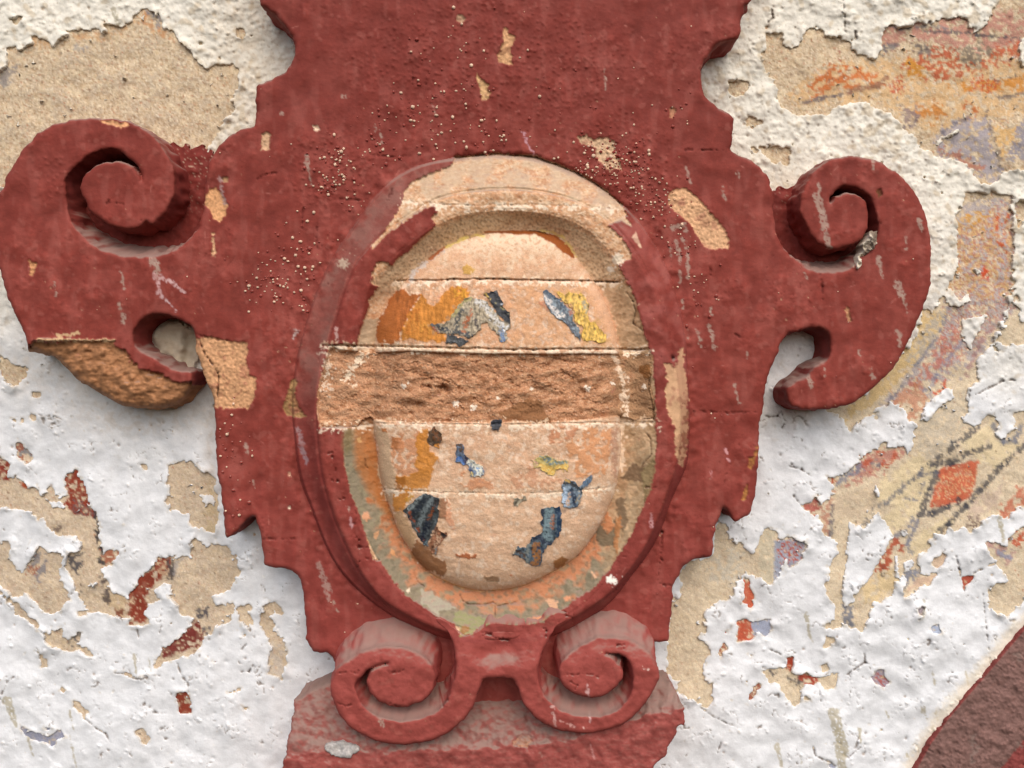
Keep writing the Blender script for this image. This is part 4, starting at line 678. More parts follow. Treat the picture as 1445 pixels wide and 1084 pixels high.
    (P(*B_, "890,680 980,680 980,810 890,810"), (142, 66, 50), 1.5, .93, 1.2, N_pal), (P(*B_, "90,850 350,850 350,985 90,985"), (146, 148, 164), 1, .95, None, None), (P(*B_, "350,390 415,390 415,460 350,450"), (100, 96, 94), 2.5, .8, .2, N_pal), (P(*B_, "600,970 670,1010 650,1025 610,1015"), (150, 80, 60), 1, .9, None, None),
    (P(*M_, "90,450 200,450 200,640 90,640"), (200, 190, 178), 4, .6, .4, N_pal), (P(*A_, "600,960 660,960 660,1040 600,1040"), (156, 84, 64), 1, .9, None, None), (P(*B_, "1080,530 1110,530 1110,560 1080,560"), (190, 130, 130), 1, .8, None, None),
]
for pts, c, rg, op, cv, nz in frieze: paint(WC, pts, c, rag=rg, soft=1.2, op=min(1, op * 1.12), cover=None if cv is None else cv + .22, noise=nz, H=HW, dh=.15)
for z, t, w_, c, cv in (
    (C_, "1210,190 1100,280 960,390", 9, BLK, .5), (C_, "960,390 870,460 790,540 700,600", 6, (120, 122, 128), .3), (C_, "690,600 640,680", 7, (104, 106, 112), .1), (C_, "1270,290 1180,320 1070,370 1000,380", 9, BLK, .7), (C_, "1000,430 960,520 910,640", 10, BLK, .9),
    (C_, "870,460 920,430 1000,430", 7, (110, 112, 120), .7), (C_, "905,640 980,630 1060,600 1110,570", 9, BLK, .9), (C_, "1445,290 1340,380 1230,500", 8, BLK, .9), (C_, "1230,500 1150,590 1060,690 1010,730", 9, BLK, .8), (C_, "1290,180 1310,230 1340,265 1400,260 1430,190", 8, (124, 128, 140), .9),
    (C_, "880,660 840,720 790,750", 6, GB, .8), (C_, "900,670 850,780 870,830", 6, GB, .6), (C_, "940,470 900,560 850,560", 3, (140, 140, 146), .2), (C_, "465,590 460,740", 5, (110, 112, 120), .8), (C_, "730,900 730,960", 3, BLK, .2), (E_, "750,120 820,150 950,130 1060,150", 4, (140, 134, 136), .7),
    (E_, "940,160 1080,165 1200,175 1320,190 1445,195", 4.5, (96, 94, 98), .6), (E_, "720,270 740,240 800,230", 7, (118, 114, 118), .6), (E_, "320,525 400,505 480,490 560,470", 5, (110, 104, 110), .5), (E_, "540,470 620,450 700,440 740,400", 8, (160, 120, 96), .7), (E_, "440,415 520,400 550,370", 5, (130, 100, 84), .2),
    (E_, "830,650 880,640 900,600", 4, (120, 110, 114), .2), (E_, "1010,690 1110,620 1160,600", 5, (130, 124, 132), .4), (E_, "1250,560 1300,720 1330,860", 4, (120, 108, 104), .2), (G_, "1060,560 1010,690 900,850 820,960 760,1040", 5, (132, 134, 146), .6), (G_, "1140,720 1000,900 940,980", 5, (144, 146, 160), .3),
    (G_, "1330,600 1220,740 1150,900", 7, (178, 140, 136), .3), (G_, "1390,0 1385,200 1370,480", 3, (120, 110, 106), .0), (E_, "1320,500 1400,490 1445,480", 5, (130, 120, 114), .2), (E_, "260,370 350,370", 3, (130, 100, 84), .2), (E_, "500,240 505,310", 1.6, RD, .8), (E_, "1300,410 1330,400 1400,390", 4, (120, 110, 104), .3),
    (A_, "875,860 880,950", 3, (70, 66, 64), .8), (B_, "0,0 5,0", 1, BLK, 0)):
    stroke(WC, P(*z, t), np.array(c) * .95, w_, w_, rag=1.5, soft=1.3, op=.8, cover=cv + .35, noise=N_pal2)

wear = fn(95, 3, 16, 1.0); wear2 = fn(96, 8, 40, 1.2)
blend(WC, .75 * crisp(wear + .35 * wear2, 1.6, .15), lin((216, 194, 158)) * (1 + .05 * N_pal2)[..., None])
blend(WC, .12 * sm(.2, 1.4, wear2), lin((208, 190, 160)))
LR = 30.0
RAGL = N_rag * .65 + N_rag2 * .95 + N_rag3 * .12
EXP = np.full((CH_, CW), LR, np.float32)
for pts, rg in exposed:
    w_, S_ = sdf_win(pts, LR) ; EXP[w_] = np.minimum(EXP[w_], S_ + rg * RAGL[w_] * 1.1)
for pts in islands:
    r_w = sdf_win(pts, LR)
    if r_w: w_, S_ = r_w; EXP[w_] = np.maximum(EXP[w_], -(S_ + 1.2 * RAG[w_]))
# small random losses, more on the right and in the rough upper part
chipN = fn(41, 5, 22, 1.1)
dens = 2.55 + .25 * sm(400, 900, PY) - .35 * sm(.2, 1.5, N_low) - .25 * sm(1100, 1300, PX) * sm(700, 300, PY)
EXP = np.minimum(EXP, (dens - chipN) * 9 + .5 * N_rag3)
# small flecks of lime left on the exposed plaster
fle = fn(42, 3, 12, 1.0)
EXP = np.where(EXP < -2, np.maximum(EXP, (fle - 2.75) * 9), EXP)
limeS = -EXP

# worked limewash
F1, F2, V1 = worley(46, 5, 7.0)
edge = (F2 - F1) * 46
smoothzone = sm(330, 620, PY + 60 * N_low + 30 * N_mid)              # the lower wall was brushed over again, smooth
crk = (1 - sm(.4, 1.4, edge + .5 * N_rag)) * sm(.2, .8, N_mid + .6 * N_pal - .3) * sm(380, 650, PY)
brush = fn(43, 4, 60, 1.4, 1.5, .5); lumpw = fn(44, 6, 26, 1.3)
HLm = .42 * (1 - .85 * smoothzone) * lumpw * (.55 + .45 * np.clip(N_mid, -1, 2)) + .14 * (1 - .4 * smoothzone) * brush + .22 * N_rag * (1 - smoothzone) + .22 * (V1 - .5) * smoothzone + .02 * N_f
LT = 2.2 + .5 * (1 - .75 * smoothzone) * N_rag2 + .6 * (1 - smoothzone)
lift = np.clip(N_mid * .8 + .4 * N_rag2 + .2, 0, 2.5) * sm(14, 0, np.abs(EXP)) * 1.6
lay = np.zeros_like(PX)
for i, (lo, hi, t, dh) in enumerate(((7, 60, .5, .55), (5, 36, .9, .5), (5, 30, 1.1, -.6), (8, 70, .2, .4), (3, 14, 1.5, -.5))):
    n_ = fn(80 + i, lo, hi, 1.25); m_ = crisp(n_, t, .05); lay += dh * m_
HLm = HLm * (1 - .62 * smoothzone) + 1.1 * smoothzone * N_mid * .3 + lay * (.35 + .5 * sm(-.2, 1.0, N_low + .5 * N_mid)) * (1 - .8 * smoothzone)
HLIME = HWS + LT + HLm * .8 + lift - 2.0 * crk
LC = np.empty((CH_, CW, 3), np.float32); LC[:] = lin((226, 228, 230))
blend(LC, .8 * (1 - sm(330, 620, PY + 40 * N_low)), lin((230, 224, 207)))
LC *= (1 + .025 * N_pal + .02 * N_mid + .015 * brush)[..., None]
rough = (1 - smoothzone)
blend(LC, .55 * rough * sm(.7, 1.8, N_lump + .4 * N_low), lin((196, 178, 148)))
blend(LC, .45 * rough * sm(1.3, 2.1, N_spk), lin((150, 124, 94)))
blend(LC, .8 * crk, lin((110, 92, 76)))
blend(LC, .5 * sm(4, 0, EXP) * sm(-.5, .8, N_pal2), lin((200, 186, 160)))
# shade painted under the lobes and beside the plate, with dirt between shoulder and scroll
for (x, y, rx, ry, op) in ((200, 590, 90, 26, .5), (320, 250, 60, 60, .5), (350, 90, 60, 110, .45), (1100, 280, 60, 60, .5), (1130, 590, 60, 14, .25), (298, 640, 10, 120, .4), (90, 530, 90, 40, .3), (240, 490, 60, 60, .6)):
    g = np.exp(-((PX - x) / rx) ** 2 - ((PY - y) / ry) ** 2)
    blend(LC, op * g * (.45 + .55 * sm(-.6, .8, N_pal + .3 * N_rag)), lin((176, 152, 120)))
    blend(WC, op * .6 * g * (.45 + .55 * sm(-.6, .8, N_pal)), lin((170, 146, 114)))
pit = np.random.default_rng(51)
for i in range(2600):
    x, y = pit.uniform(-60, 1505), pit.uniform(-60, 1140)
    yy, xx = int(y) + MG, int(x) + MG
    if pit.random() > .15 + .85 * rough[yy, xx]: continue
    rr = pit.uniform(.9, 2.6) * (1.25 if pit.random() < .1 else 1)
    s = spot(x, y, rr); g = s[1]
    HLIME[s[0]] -= g * rr * .9
    if pit.random() < .6: blend(LC[s[0]], .65 * sm(.3, .9, g), lin((148, 116, 84) if pit.random() < .7 else (112, 84, 60)))
for i in range(900):
    x, y = pit.uniform(-60, 1505), pit.uniform(-60, 1140)
    s = spot(x, y, pit.uniform(.8, 2.2)); c = [(120, 84, 60), (236, 226, 206), (96, 76, 64), (180, 110, 76)][pit.integers(4)]
    blend(WC[s[0]], .8 * sm(.4, .7, s[1]), lin(c)); HW[s[0]] += .5 * s[1]
lime_drips = [(B_, "35,740 60,800 80,870", 12, 5), (B_, "140,920 165,1015", 5, 1.2), (B_, "683,500 690,560 695,620", 4.5, 1.2), (B_, "757,520 770,590", 2, 1), (B_, "355,790 375,890", 3, 2), (B_, "355,920 390,1084", 1.5, 2), (C_, "1320,650 1330,700 1345,780", 7, 4), (C_, "1385,370 1400,470", 3, 1),
              (D_, "335,300 350,400 365,440", 7, 2), (D_, "475,800 500,900 530,1000", 16, 14), (D_, "505,960 520,1084", 14, 12), (D_, "185,970 210,1070", 7, 4), (D_, "605,885 612,950", 4, 3), (D_, "742,795 755,830", 3, 1.5), (D_, "935,770 950,830", 4, 1.5), (D_, "922,770 925,800", 3, 2), (D_, "985,870 990,915", 4, 4),
              (D_, "978,590 990,660", 2, 1.5), (D_, "1148,595 1163,665", 2.2, 1.5), (D_, "995,800 1002,840", 2, 1), (D_, "305,1020 312,1065", 2, 1), (H_, "580,50 600,120", 7, 8), (D_, "938,230 942,270 925,330", 1.5, 1), (D_, "850,1010 862,1045", 3, 2), (C_, "1320,480 1325,530", 1.5, 1)]
for z, t, a, b in lime_drips: stroke(LC, P(*z, t), (180, 172, 150), a, b, rag=.8, op=.85, cover=1.3, noise=N_spk)
lime_cracks = [(C_, "250,390 310,405 360,440", 1.4), (Z8, "400,670 440,675 470,670 490,640 500,680 525,705 505,715 495,735", 1.5), (Z8, "470,670 495,680", 1.2), (C_, "1100,850 1120,930 1120,948", 2), (C_, "1185,935 1250,905 1300,885", 1.8), (D_, "1140,160 1142,190", 2.4), (D_, "630,500 635,545 655,552", 2.4), (D_, "635,545 580,580 535,610", 2.2),
               (C_, "1170,0 1155,90 1125,170 1190,190", 2.2), (B_, "900,540 930,620 957,650 957,695", 1.8), (B_, "590,600 640,605 690,630 720,632 770,610 810,612", 2.0), (B_, "700,380 710,420", 1.6), (D_, "1230,150 1300,800", .1), (E_, "160,50 165,90 140,115", 3), (E_, "525,0 530,60 535,160", 1.6), (E_, "585,165 588,195", 4), (700 and E_, "600,1084 600,1084", .1),
               (C_, "1050,400 1070,430", 1), (B_, "780,800 830,805 845,800", 1.3), (B_, "785,785 795,803", 1.3), (B_, "1225,595 1270,590 1290,560", 1.5), (B_, "1230,480 1255,450", 1.5), (C_, "270,540 310,590 350,620", 1.1), (B_, "430,830 490,880 540,910 560,950", 1.3), (B_, "0,730 40,640 70,620", 1.2), (D_, "150,480 220,510 250,505 280,495", 1.6), (D_, "420,640 440,600 500,600", 1.2),
               (D_, "1120,40 1115,95", 1.2), (G_, "1200,1000 1340,930 1400,925", 1.4), (D_, "370,970 380,1020 450,1050 490,1075", 1.1), (D_, "405,690 407,745", 1.1), (D_, "550,1030 610,975", 1.0), (Z5, "1350,940 1330,1000", 1.0), (Z5, "1230,740 1300,790 1380,830 1440,850", 1.0), (C_, "640,0 640,0", .1), (E_, "1110,500 1110,500", .1)]
for z, t, w_ in lime_cracks:
    stroke(LC, P(*z, t), (92, 74, 60), w_, w_ * .7, rag=.6, op=.85, H=HLIME, dh=-2.6)
# cream painted border along the rib
blend(LC, .7 * sm(24, 8, rib_S0 + 2 * RAG), lin((226, 214, 190)))
# grey mortar packed behind the lower-left hook; wall hollowed colour
mort = 1 - sm(-3, 3, sdf(P(*Z2, "860,300 860,200 940,140 1030,130 1130,200 1130,330 1090,420 1000,400 900,370"), 24) + 1.5 * RAG)
blend(LC, mort * .85, lin((178, 164, 142))); HLIME += mort * 12 * sm(-1.5, 1.5, N_mid + .6) + mort * .8 * N_lump
EXP = np.where(mort > .1, np.maximum(EXP, 3), EXP); limeS = -EXP

# ------------------------------------------------------------------ mesh building
def samp(A, u, v):
    x = np.abs(u + MG); y = np.abs(v + MG)
    x = np.where(x > CW - 1.001, 2 * (CW - 1.001) - x, x); y = np.where(y > CH_ - 1.001, 2 * (CH_ - 1.001) - y, y)
    x = np.clip(x, 0, CW - 1.001); y = np.clip(y, 0, CH_ - 1.001)
    i = x.astype(int); j = y.astype(int); a = (x - i); b = (y - j)
    if A.ndim == 3: a = a[..., None]; b = b[..., None]
    return (A[j, i] * (1 - a) + A[j, i + 1] * a) * (1 - b) + (A[j + 1, i] * (1 - a) + A[j + 1, i + 1] * a) * b

def mesh_obj(name, co, quads, col, mat, parent=None):
    me = bpy.data.meshes.new(name); nq = len(quads)
    me.vertices.add(len(co)); me.vertices.foreach_set('co', np.ascontiguousarray(co, np.float32).ravel())
    me.loops.add(nq * 4); me.loops.foreach_set('vertex_index', np.ascontiguousarray(quads, np.int32).ravel())
    me.polygons.add(nq); me.polygons.foreach_set('loop_start', np.arange(0, nq * 4, 4, dtype=np.int32))
    me.polygons.foreach_set('use_smooth', np.ones(nq, bool)) if hasattr(me.polygons[0] if nq else None, 'use_smooth') else None
    me.update(calc_edges=True)
    at = me.color_attributes.new('Col', 'FLOAT_COLOR', 'POINT')
    c4 = np.ones((len(co), 4), np.float32); c4[:, :3] = np.clip(col, .004, .95); at.data.foreach_set('color', c4.ravel())
    me.materials.append(mat)
    o = bpy.data.objects.new(name, me); C.objects.link(o)
    if parent: o.parent = parent
    return o

TRIS = [0]
def relief(names, S, H, COL, mat, parent, box, res=1.35, rnd=0.0, back=0.0, levels=1, flare=0.0, S0=None, label=None, us=None, vs=None, snap=True, sidecol=None, rndmask=None, wob=0.0, comps=None, skirt=True, solid_outside=False):
    """surface over the region S<0 at height H (mm), its rim rounded by rnd and carried back to depth `back` (mm)"""
    u = np.arange(box[0], box[1], res) if us is None else us; v = np.arange(box[2], box[3], res) if vs is None else vs
    U, V = np.meshgrid(u.astype(np.float64), v.astype(np.float64)); ny, nx = U.shape
    Sv = samp(S, U, V)
    if solid_outside: Sv = np.where((U < 2 - MG) | (V < 2 - MG) | (U > 1443 + MG) | (V > 1082 + MG), -9, Sv)
    ins = Sv < 0
    Cm = ins[:-1, :-1] | ins[1:, :-1] | ins[:-1, 1:] | ins[1:, 1:]
    if S0 is None: S0 = S
    if snap:
        o = ~ins
        gx = (samp(S, U[o] + 1, V[o]) - samp(S, U[o] - 1, V[o])) / 2; gy = (samp(S, U[o], V[o] + 1) - samp(S, U[o], V[o] - 1)) / 2
        g2 = np.maximum(gx * gx + gy * gy, .15); st = np.clip(Sv[o] / g2, 0, 1.5 * res)
        U[o] -= st * gx; V[o] -= st * gy; Sv = np.where(o, 0, Sv)
    h = samp(H, U, V)
    if rnd > 0:
        t = np.clip(1 + Sv / rnd, 0, 1); h = h - rnd * .8 * (1 if rndmask is None else np.clip(samp(rndmask, U, V), 0, 1)) * (1 - np.sqrt(np.clip(1 - t * t, 0, 1)))
    col = samp(COL, U, V)
    k = (D * 1000 - h) / F
    X = (U - CX) * k; Z = (CY - V) * k
    vid = np.arange(ny * nx).reshape(ny, nx)
    Cp = np.pad(Cm, 1)
    lab = np.zeros(Cm.shape, int) if label is None else label((U[:-1, :-1] + U[1:, 1:]) / 2, (V[:-1, :-1] + V[1:, 1:]) / 2)
    if comps is not None: lab = comps(Cm)
    objs = []
    nl = lab[Cm].max() + 1 if Cm.any() else 0
    for L in range(nl):
        Cl = Cm & (lab == L)
        if not Cl.any(): objs.append(None); continue
        jj, ii = np.nonzero(Cl)
        q = np.stack([vid[jj, ii], vid[jj + 1, ii], vid[jj + 1, ii + 1], vid[jj, ii + 1]], 1)
        ed = []
        if skirt:
            for (dj, di, a, b) in ((0, -1, 0, 1), (1, 0, 1, 2), (0, 1, 2, 3), (-1, 0, 3, 0)):
                out = ~Cp[jj + 1 + dj, ii + 1 + di]
                ed.append(q[out][:, [a, b]])
            ed = np.concatenate(ed)
        used, inv = np.unique(q, return_inverse=True); q = inv.reshape(q.shape)
        hx = h.ravel()[used]; co = np.stack([X.ravel()[used], -hx, Z.ravel()[used]], 1); cc = col.reshape(-1, 3)[used]
        if skirt and len(ed):
            rim, einv = np.unique(ed, return_inverse=True); e = einv.reshape(ed.shape)
            ridx = np.searchsorted(used, rim)
            uu, vv = U.ravel()[rim], V.ravel()[rim]
            e_ = 5.0 if levels > 2 else 2.0
            gx = samp(S0, uu + e_, vv) - samp(S0, uu - e_, vv); gy = samp(S0, uu, vv + e_) - samp(S0, uu, vv - e_)
            gl = np.sqrt(gx * gx + gy * gy) + 1e-6; nxo, nzo = gx / gl, -gy / gl
            rp = co[ridx]; rc0 = cc[ridx]
            prev = ridx; base = len(co); newco = []; newc = []; newq = []
            bk = back(uu, vv) if callable(back) else np.full(len(rim), float(back))
            fl = flare(uu, vv, nxo, nzo) if callable(flare) else flare * np.clip(nzo, 0, 1)
            off = np.stack([nxo * fl, nzo * fl], 1); Psm = rp[:, [0, 2]].copy()
            if levels > 2:
                a_, b_ = e[:, 0], e[:, 1]; deg = np.bincount(a_, minlength=len(rim)) + np.bincount(b_, minlength=len(rim)) + 1e-9
                def lap(q_):
                    o_ = np.stack([np.bincount(a_, q_[b_, c_], len(rim)) + np.bincount(b_, q_[a_, c_], len(rim)) for c_ in (0, 1)], 1) / deg[:, None]
                    return .5 * q_ + .5 * o_
                for _ in range(300): off = lap(off)
                for _ in range(24): Psm = lap(Psm)
            for l in range(1, levels + 1):
                t = l / levels; p = rp.copy()
                p[:, 1] = -(hx[ridx - 0] * (1 - t) + bk * t)
                w4 = min(1, 4 * t); wo = wob * samp(N_lump, uu + 37 * l, vv + 11 * l) * math.sin(math.pi * min(t, .9))
                p[:, 0] = rp[:, 0] * (1 - w4) + Psm[:, 0] * w4 + off[:, 0] * t + nxo * wo; p[:, 2] = rp[:, 2] * (1 - w4) + Psm[:, 1] * w4 + off[:, 1] * t + nzo * wo
                idx = base + np.arange(len(rim)) + (l - 1) * len(rim)
                newco.append(p); newc.append(rc0 if sidecol is None else sidecol(uu, vv, rc0, l))
                newq.append(np.stack([prev[e[:, 1]], prev[e[:, 0]], idx[e[:, 0]], idx[e[:, 1]]], 1)); prev = idx
            co = np.concatenate([co] + newco); cc = np.concatenate([cc] + newc); q = np.concatenate([q] + newq)
        TRIS[0] += 2 * len(q)
        nm = names[min(L, len(names) - 1)] if isinstance(names, (list, tuple)) else names
        objs.append(mesh_obj(nm, co / 1000.0, q, cc, mat, parent))
    return objs

# ------------------------------------------------------------------ materials
def material(name, rough=.85, grain=.10, gscale=900, bump=.0006, bscale=700, dust=0.0, dustcol=(150, 128, 118), spec=.25, gloss_var=.1, streak=None):
    m = bpy.data.materials.new(name); m.use_nodes = True; n = m.node_tree.nodes; l = m.node_tree.links; b = n['Principled BSDF']
    at = n.new('ShaderNodeAttribute'); at.attribute_name = 'Col'
    tc = n.new('ShaderNodeTexCoord')
    n1 = n.new('ShaderNodeTexNoise'); n1.inputs['Scale'].default_value = gscale; n1.inputs['Detail'].default_value = 3; n1.inputs['Roughness'].default_value = .65
    l.new(tc.outputs['Object'], n1.inputs['Vector'])
    mr = n.new('ShaderNodeMapRange'); mr.inputs['From Min'].default_value = .3; mr.inputs['From Max'].default_value = .7
    mr.inputs['To Min'].default_value = 1 - grain; mr.inputs['To Max'].default_value = 1 + grain; l.new(n1.outputs['Fac'], mr.inputs['Value'])
    mul = n.new('ShaderNodeVectorMath'); mul.operation = 'SCALE'; l.new(at.outputs['Color'], mul.inputs[0]); l.new(mr.outputs[0], mul.inputs['Scale'])
    src = mul.outputs[0]
    n2 = n.new('ShaderNodeTexNoise'); n2.inputs['Scale'].default_value = bscale; n2.inputs['Detail'].default_value = 5; n2.inputs['Roughness'].default_value = .6
    l.new(tc.outputs['Object'], n2.inputs['Vector'])
    n3 = n.new('ShaderNodeTexNoise'); n3.inputs['Scale'].default_value = 60; n3.inputs['Detail'].default_value = 4; l.new(tc.outputs['Object'], n3.inputs['Vector'])
    if dust > 0:   # dust lies on whatever faces up
        ge = n.new('ShaderNodeNewGeometry'); sx = n.new('ShaderNodeSeparateXYZ'); l.new(ge.outputs['Normal'], sx.inputs[0])
        ad = n.new('ShaderNodeMath'); ad.operation = 'MULTIPLY_ADD'; ad.inputs[1].default_value = .5; l.new(n3.outputs['Fac'], ad.inputs[0]); l.new(sx.outputs['Z'], ad.inputs[2])
        dr = n.new('ShaderNodeMapRange'); dr.interpolation_type = 'SMOOTHSTEP'; dr.inputs['From Min'].default_value = .60; dr.inputs['From Max'].default_value = 1.2
        dr.inputs['To Max'].default_value = dust; l.new(ad.outputs[0], dr.inputs['Value'])
        mx = n.new('ShaderNodeMix'); mx.data_type = 'RGBA'; l.new(dr.outputs[0], mx.inputs['Factor']); l.new(src, mx.inputs['A']); mx.inputs['B'].default_value = (*lin(dustcol), 1)
        src = mx.outputs['Result']
    l.new(src, b.inputs['Base Color'])
    rr = n.new('ShaderNodeMapRange'); rr.inputs['To Min'].default_value = rough - gloss_var; rr.inputs['To Max'].default_value = rough + gloss_var; l.new(n3.outputs['Fac'], rr.inputs['Value']); l.new(rr.outputs[0], b.inputs['Roughness'])
    b.inputs['Specular IOR Level'].default_value = spec
    bp = n.new('ShaderNodeBump'); bp.inputs['Strength'].default_value = 1.0; bp.inputs['Distance'].default_value = bump; l.new(n2.outputs['Fac'], bp.inputs['Height']); l.new(bp.outputs[0], b.inputs['Normal'])
    return m
M_red = material('red_painted_stucco', .66, .05, 700, .0003, 420, dust=.8, spec=.13)
M_stone = material('bare_soft_stone', .92, .12, 600, .0007, 500, spec=.12)
M_torn = material('torn_brick', .95, .16, 500, .0013, 380, spec=.08)
M_plaster = material('old_frescoed_plaster', .95, .14, 650, .0008, 520, spec=.10)
M_lime = material('flaking_limewash', .85, .05, 600, .0004, 380, spec=.15)
M_flake = material('old_oil_paint_flake', .42, .10, 800, .0007, 600, spec=.4, gloss_var=.1)
M_rib = material('maroon_painted_rib', .8, .10, 500, .0006, 300, spec=.2)

def tag(o, label=None, category=None, kind=None, group=None):
    if label: o['label'] = label
    if category: o['category'] = category
    if kind: o['kind'] = kind
    if group: o['group'] = group
    return o

# ------------------------------------------------------------------ the wall
def stretched(a, b, res, ext):
    core = np.arange(a, b, res); k = np.cumsum(np.minimum(res * 1.15 ** np.arange(1, 400), 8.0)); k = k[k < ext]
    return np.concatenate([a - k[::-1], core, core[-1] + k])
us = stretched(-12, 1457, 1.55, 420); vs = stretched(-12, 1096, 1.55, 420)
ub = stretched(-12, 1457, 2.1, 420); vb = stretched(-12, 1096, 2.1, 420)
hide = np.maximum(np.maximum(-(limeS + 9), -(plate_S0 + 42)), -(rib_S0 + 25))
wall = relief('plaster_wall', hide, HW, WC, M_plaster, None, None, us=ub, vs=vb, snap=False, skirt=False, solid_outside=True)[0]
tag(wall, kind='structure')

def components(Cm):
    lab = -np.ones(Cm.shape, int); ny, nx = Cm.shape; big = []
    flat = Cm.ravel(); L = lab.ravel(); cur = 0
    for s in np.flatnonzero(flat):
        if L[s] >= 0: continue
        st = [s]; L[s] = cur; cnt = 0
        while st:
            p = st.pop(); cnt += 1; j, i = divmod(p, nx)
            if i > 0 and flat[p - 1] and L[p - 1] < 0: L[p - 1] = cur; st.append(p - 1)
            if i < nx - 1 and flat[p + 1] and L[p + 1] < 0: L[p + 1] = cur; st.append(p + 1)
            if j > 0 and flat[p - nx] and L[p - nx] < 0: L[p - nx] = cur; st.append(p - nx)
            if j < ny - 1 and flat[p + nx] and L[p + nx] < 0: L[p + nx] = cur; st.append(p + nx)
        big.append(cnt); cur += 1
    big = np.array(big); order = np.argsort(-big); mapping = np.zeros(len(big), int)
    keep = [c for c in order if big[c] > 45][:60]
    mapping[:] = 1
    for r_, c in enumerate(keep): mapping[c] = 0 if r_ == 0 else r_ + 1
    return mapping[lab.clip(0)].reshape(Cm.shape)
limecut = np.maximum(limeS, -(plate_S0 + 42)); limecut = np.maximum(limecut, -(rib_S0 + 20))
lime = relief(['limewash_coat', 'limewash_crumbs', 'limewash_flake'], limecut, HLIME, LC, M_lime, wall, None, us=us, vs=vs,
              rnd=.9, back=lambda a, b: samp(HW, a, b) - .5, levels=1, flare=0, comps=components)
if lime[1]: lime[1]['kind'] = 'stuff'

# painted rib at the lower right
RC = np.empty_like(CC); RC[:] = lin((124, 94, 87)); RC *= (1 + .06 * N_mid + .06 * N_lump + .05 * N_rag)[..., None]
blend(RC, .5 * sm(.8, 1.6, N_pal), lin((130, 96, 88)))
blend(RC, .8 * sm(-3.5, -2.0, rib_S0), lin((130, 52, 50)))
paint(RC, P(*D_, "1330,1084 1445,940 1900,500 1900,1300 1200,1300"), (132, 66, 62), 1.0)
for z, t, a, b in (((1045, 784, s3), "1185,930 1190,960", 9, 8), (D_, "1200,980 1180,1050", 10, 6), (D_, "1415,510 1425,530", 8, 6), (D_, "1420,960 1430,975", 4, 4)): stroke(RC, P(*z, t), (132, 112, 104), a, b, rag=2, op=.6)
HRB = 9 + .8 * N_mid + .6 * N_lump + .45 * N_rag + .12 * N_f + 2 * sm(0, -60, rib_S0)
for i in range(50):
    x, y = pit.uniform(1300, 1540), pit.uniform(890, 1180); stroke(None, [(x, y), (x + pit.uniform(4, 9), y + pit.uniform(3, 8))], None, 1.4, rag=.3, H=HRB, dh=-1.2)
rib = relief('painted_rib', rib_S, HRB, RC, M_rib, None, (1240, 1643, 700, 1282), rnd=3, back=-2, levels=2)[0]
tag(rib, 'dull maroon painted band crossing the bottom right corner of the white wall', 'wall band')

# ------------------------------------------------------------------ the cartouche
cart = bpy.data.objects.new('stone_cartouche', None); C.objects.link(cart); cart.location = (0, 0, 0)
tag(cart, 'red painted scrolled cartouche with a flaking stone oval at its centre', 'cartouche')

pS = np.maximum(np.maximum(plate_S, -(RR - r0 + 14)), -(bareS + .7 * RAG)); pS0 = np.maximum(plate_S0, -(RR - r0 + 14))
def plab(u, v):
    return np.where(u < 283 + 4 * np.sin(v / 40.), 1, np.where(u > 1094 + 3 * np.sin(v / 37.), 2, 0))
def pflare(u, v, nx_, nz_):
    # groove walls lean outwards where they face up, like a worn hollow
    groove = sm(85, 110, u) * sm(300, 285, u) * sm(270, 325, v) * sm(380, 365, v) + sm(1085, 1100, u) * sm(1235, 1205, u) * sm(300, 345, v) * sm(405, 395, v)
    return (6 + 22 * groove) * np.clip(nz_, 0, 1) ** 1.3 + 1.5 * np.clip(-nz_, 0, 1)
def pside(u, v, c, l):
    n = samp(N_rag2, u + 29 * l, v + 17 * l)[:, None]; d = lin((132, 58, 52))[None, :]
    out = np.where((samp(lobeM, u, v) > .4)[:, None], c, d * (1 + .08 * n)); return out
relief(['backing_plate', 'volute_arm', 'volute_arm'], pS, HP, CC, M_red, cart, (-45, 1330, -188, 1050), res=1.6, rnd=6.5, back=lambda a, b: np.minimum(samp(VAULT, a, b), 0) - 3, levels=6, flare=pflare, S0=pS0, label=plab, sidecol=pside, wob=1.6)

# floor of the two spiral grooves, painted red with crumbs of lime
GF = np.empty_like(CC); GF[:] = lin((120, 50, 44)); GF *= (1 + .08 * N_mid + .06 * N_rag)[..., None]
blend(GF, .8 * sm(1.2, 1.9, N_spk) * sm(330, 200, PY), lin((196, 170, 146)))
HG = 9 + .8 * N_lump + .2 * N_rag
for pts in (P(0, 0, 1, "92,200 200,195 250,205 296,205 310,230 300,330 250,370 120,372 85,300"), P(0, 0, 1, "1085,270 1125,262 1250,250 1255,340 1220,400 1120,395 1080,350")):
    S_ = sdf(pts, 30) + 3 * N_rag2
    relief('groove_floor', S_, HG, GF, M_red, cart, (min(p[0] for p in pts) - 8, max(p[0] for p in pts) + 8, min(p[1] for p in pts) - 8, max(p[1] for p in pts) + 8), res=2, back=-2)

# oval moulding: outer slope, fillet, hollow
ringS = np.maximum(RR - r0 - .5, r3 - RR - 5) ; ringS = np.where(RR < 120, 30, ringS)
HRm = HR - 14 * sm(0, -6, torn_S0)
relief('oval_moulding', ringS, HRm, CC, M_red, cart, (395, 990, 200, 925), res=1.35, back=50, levels=1)

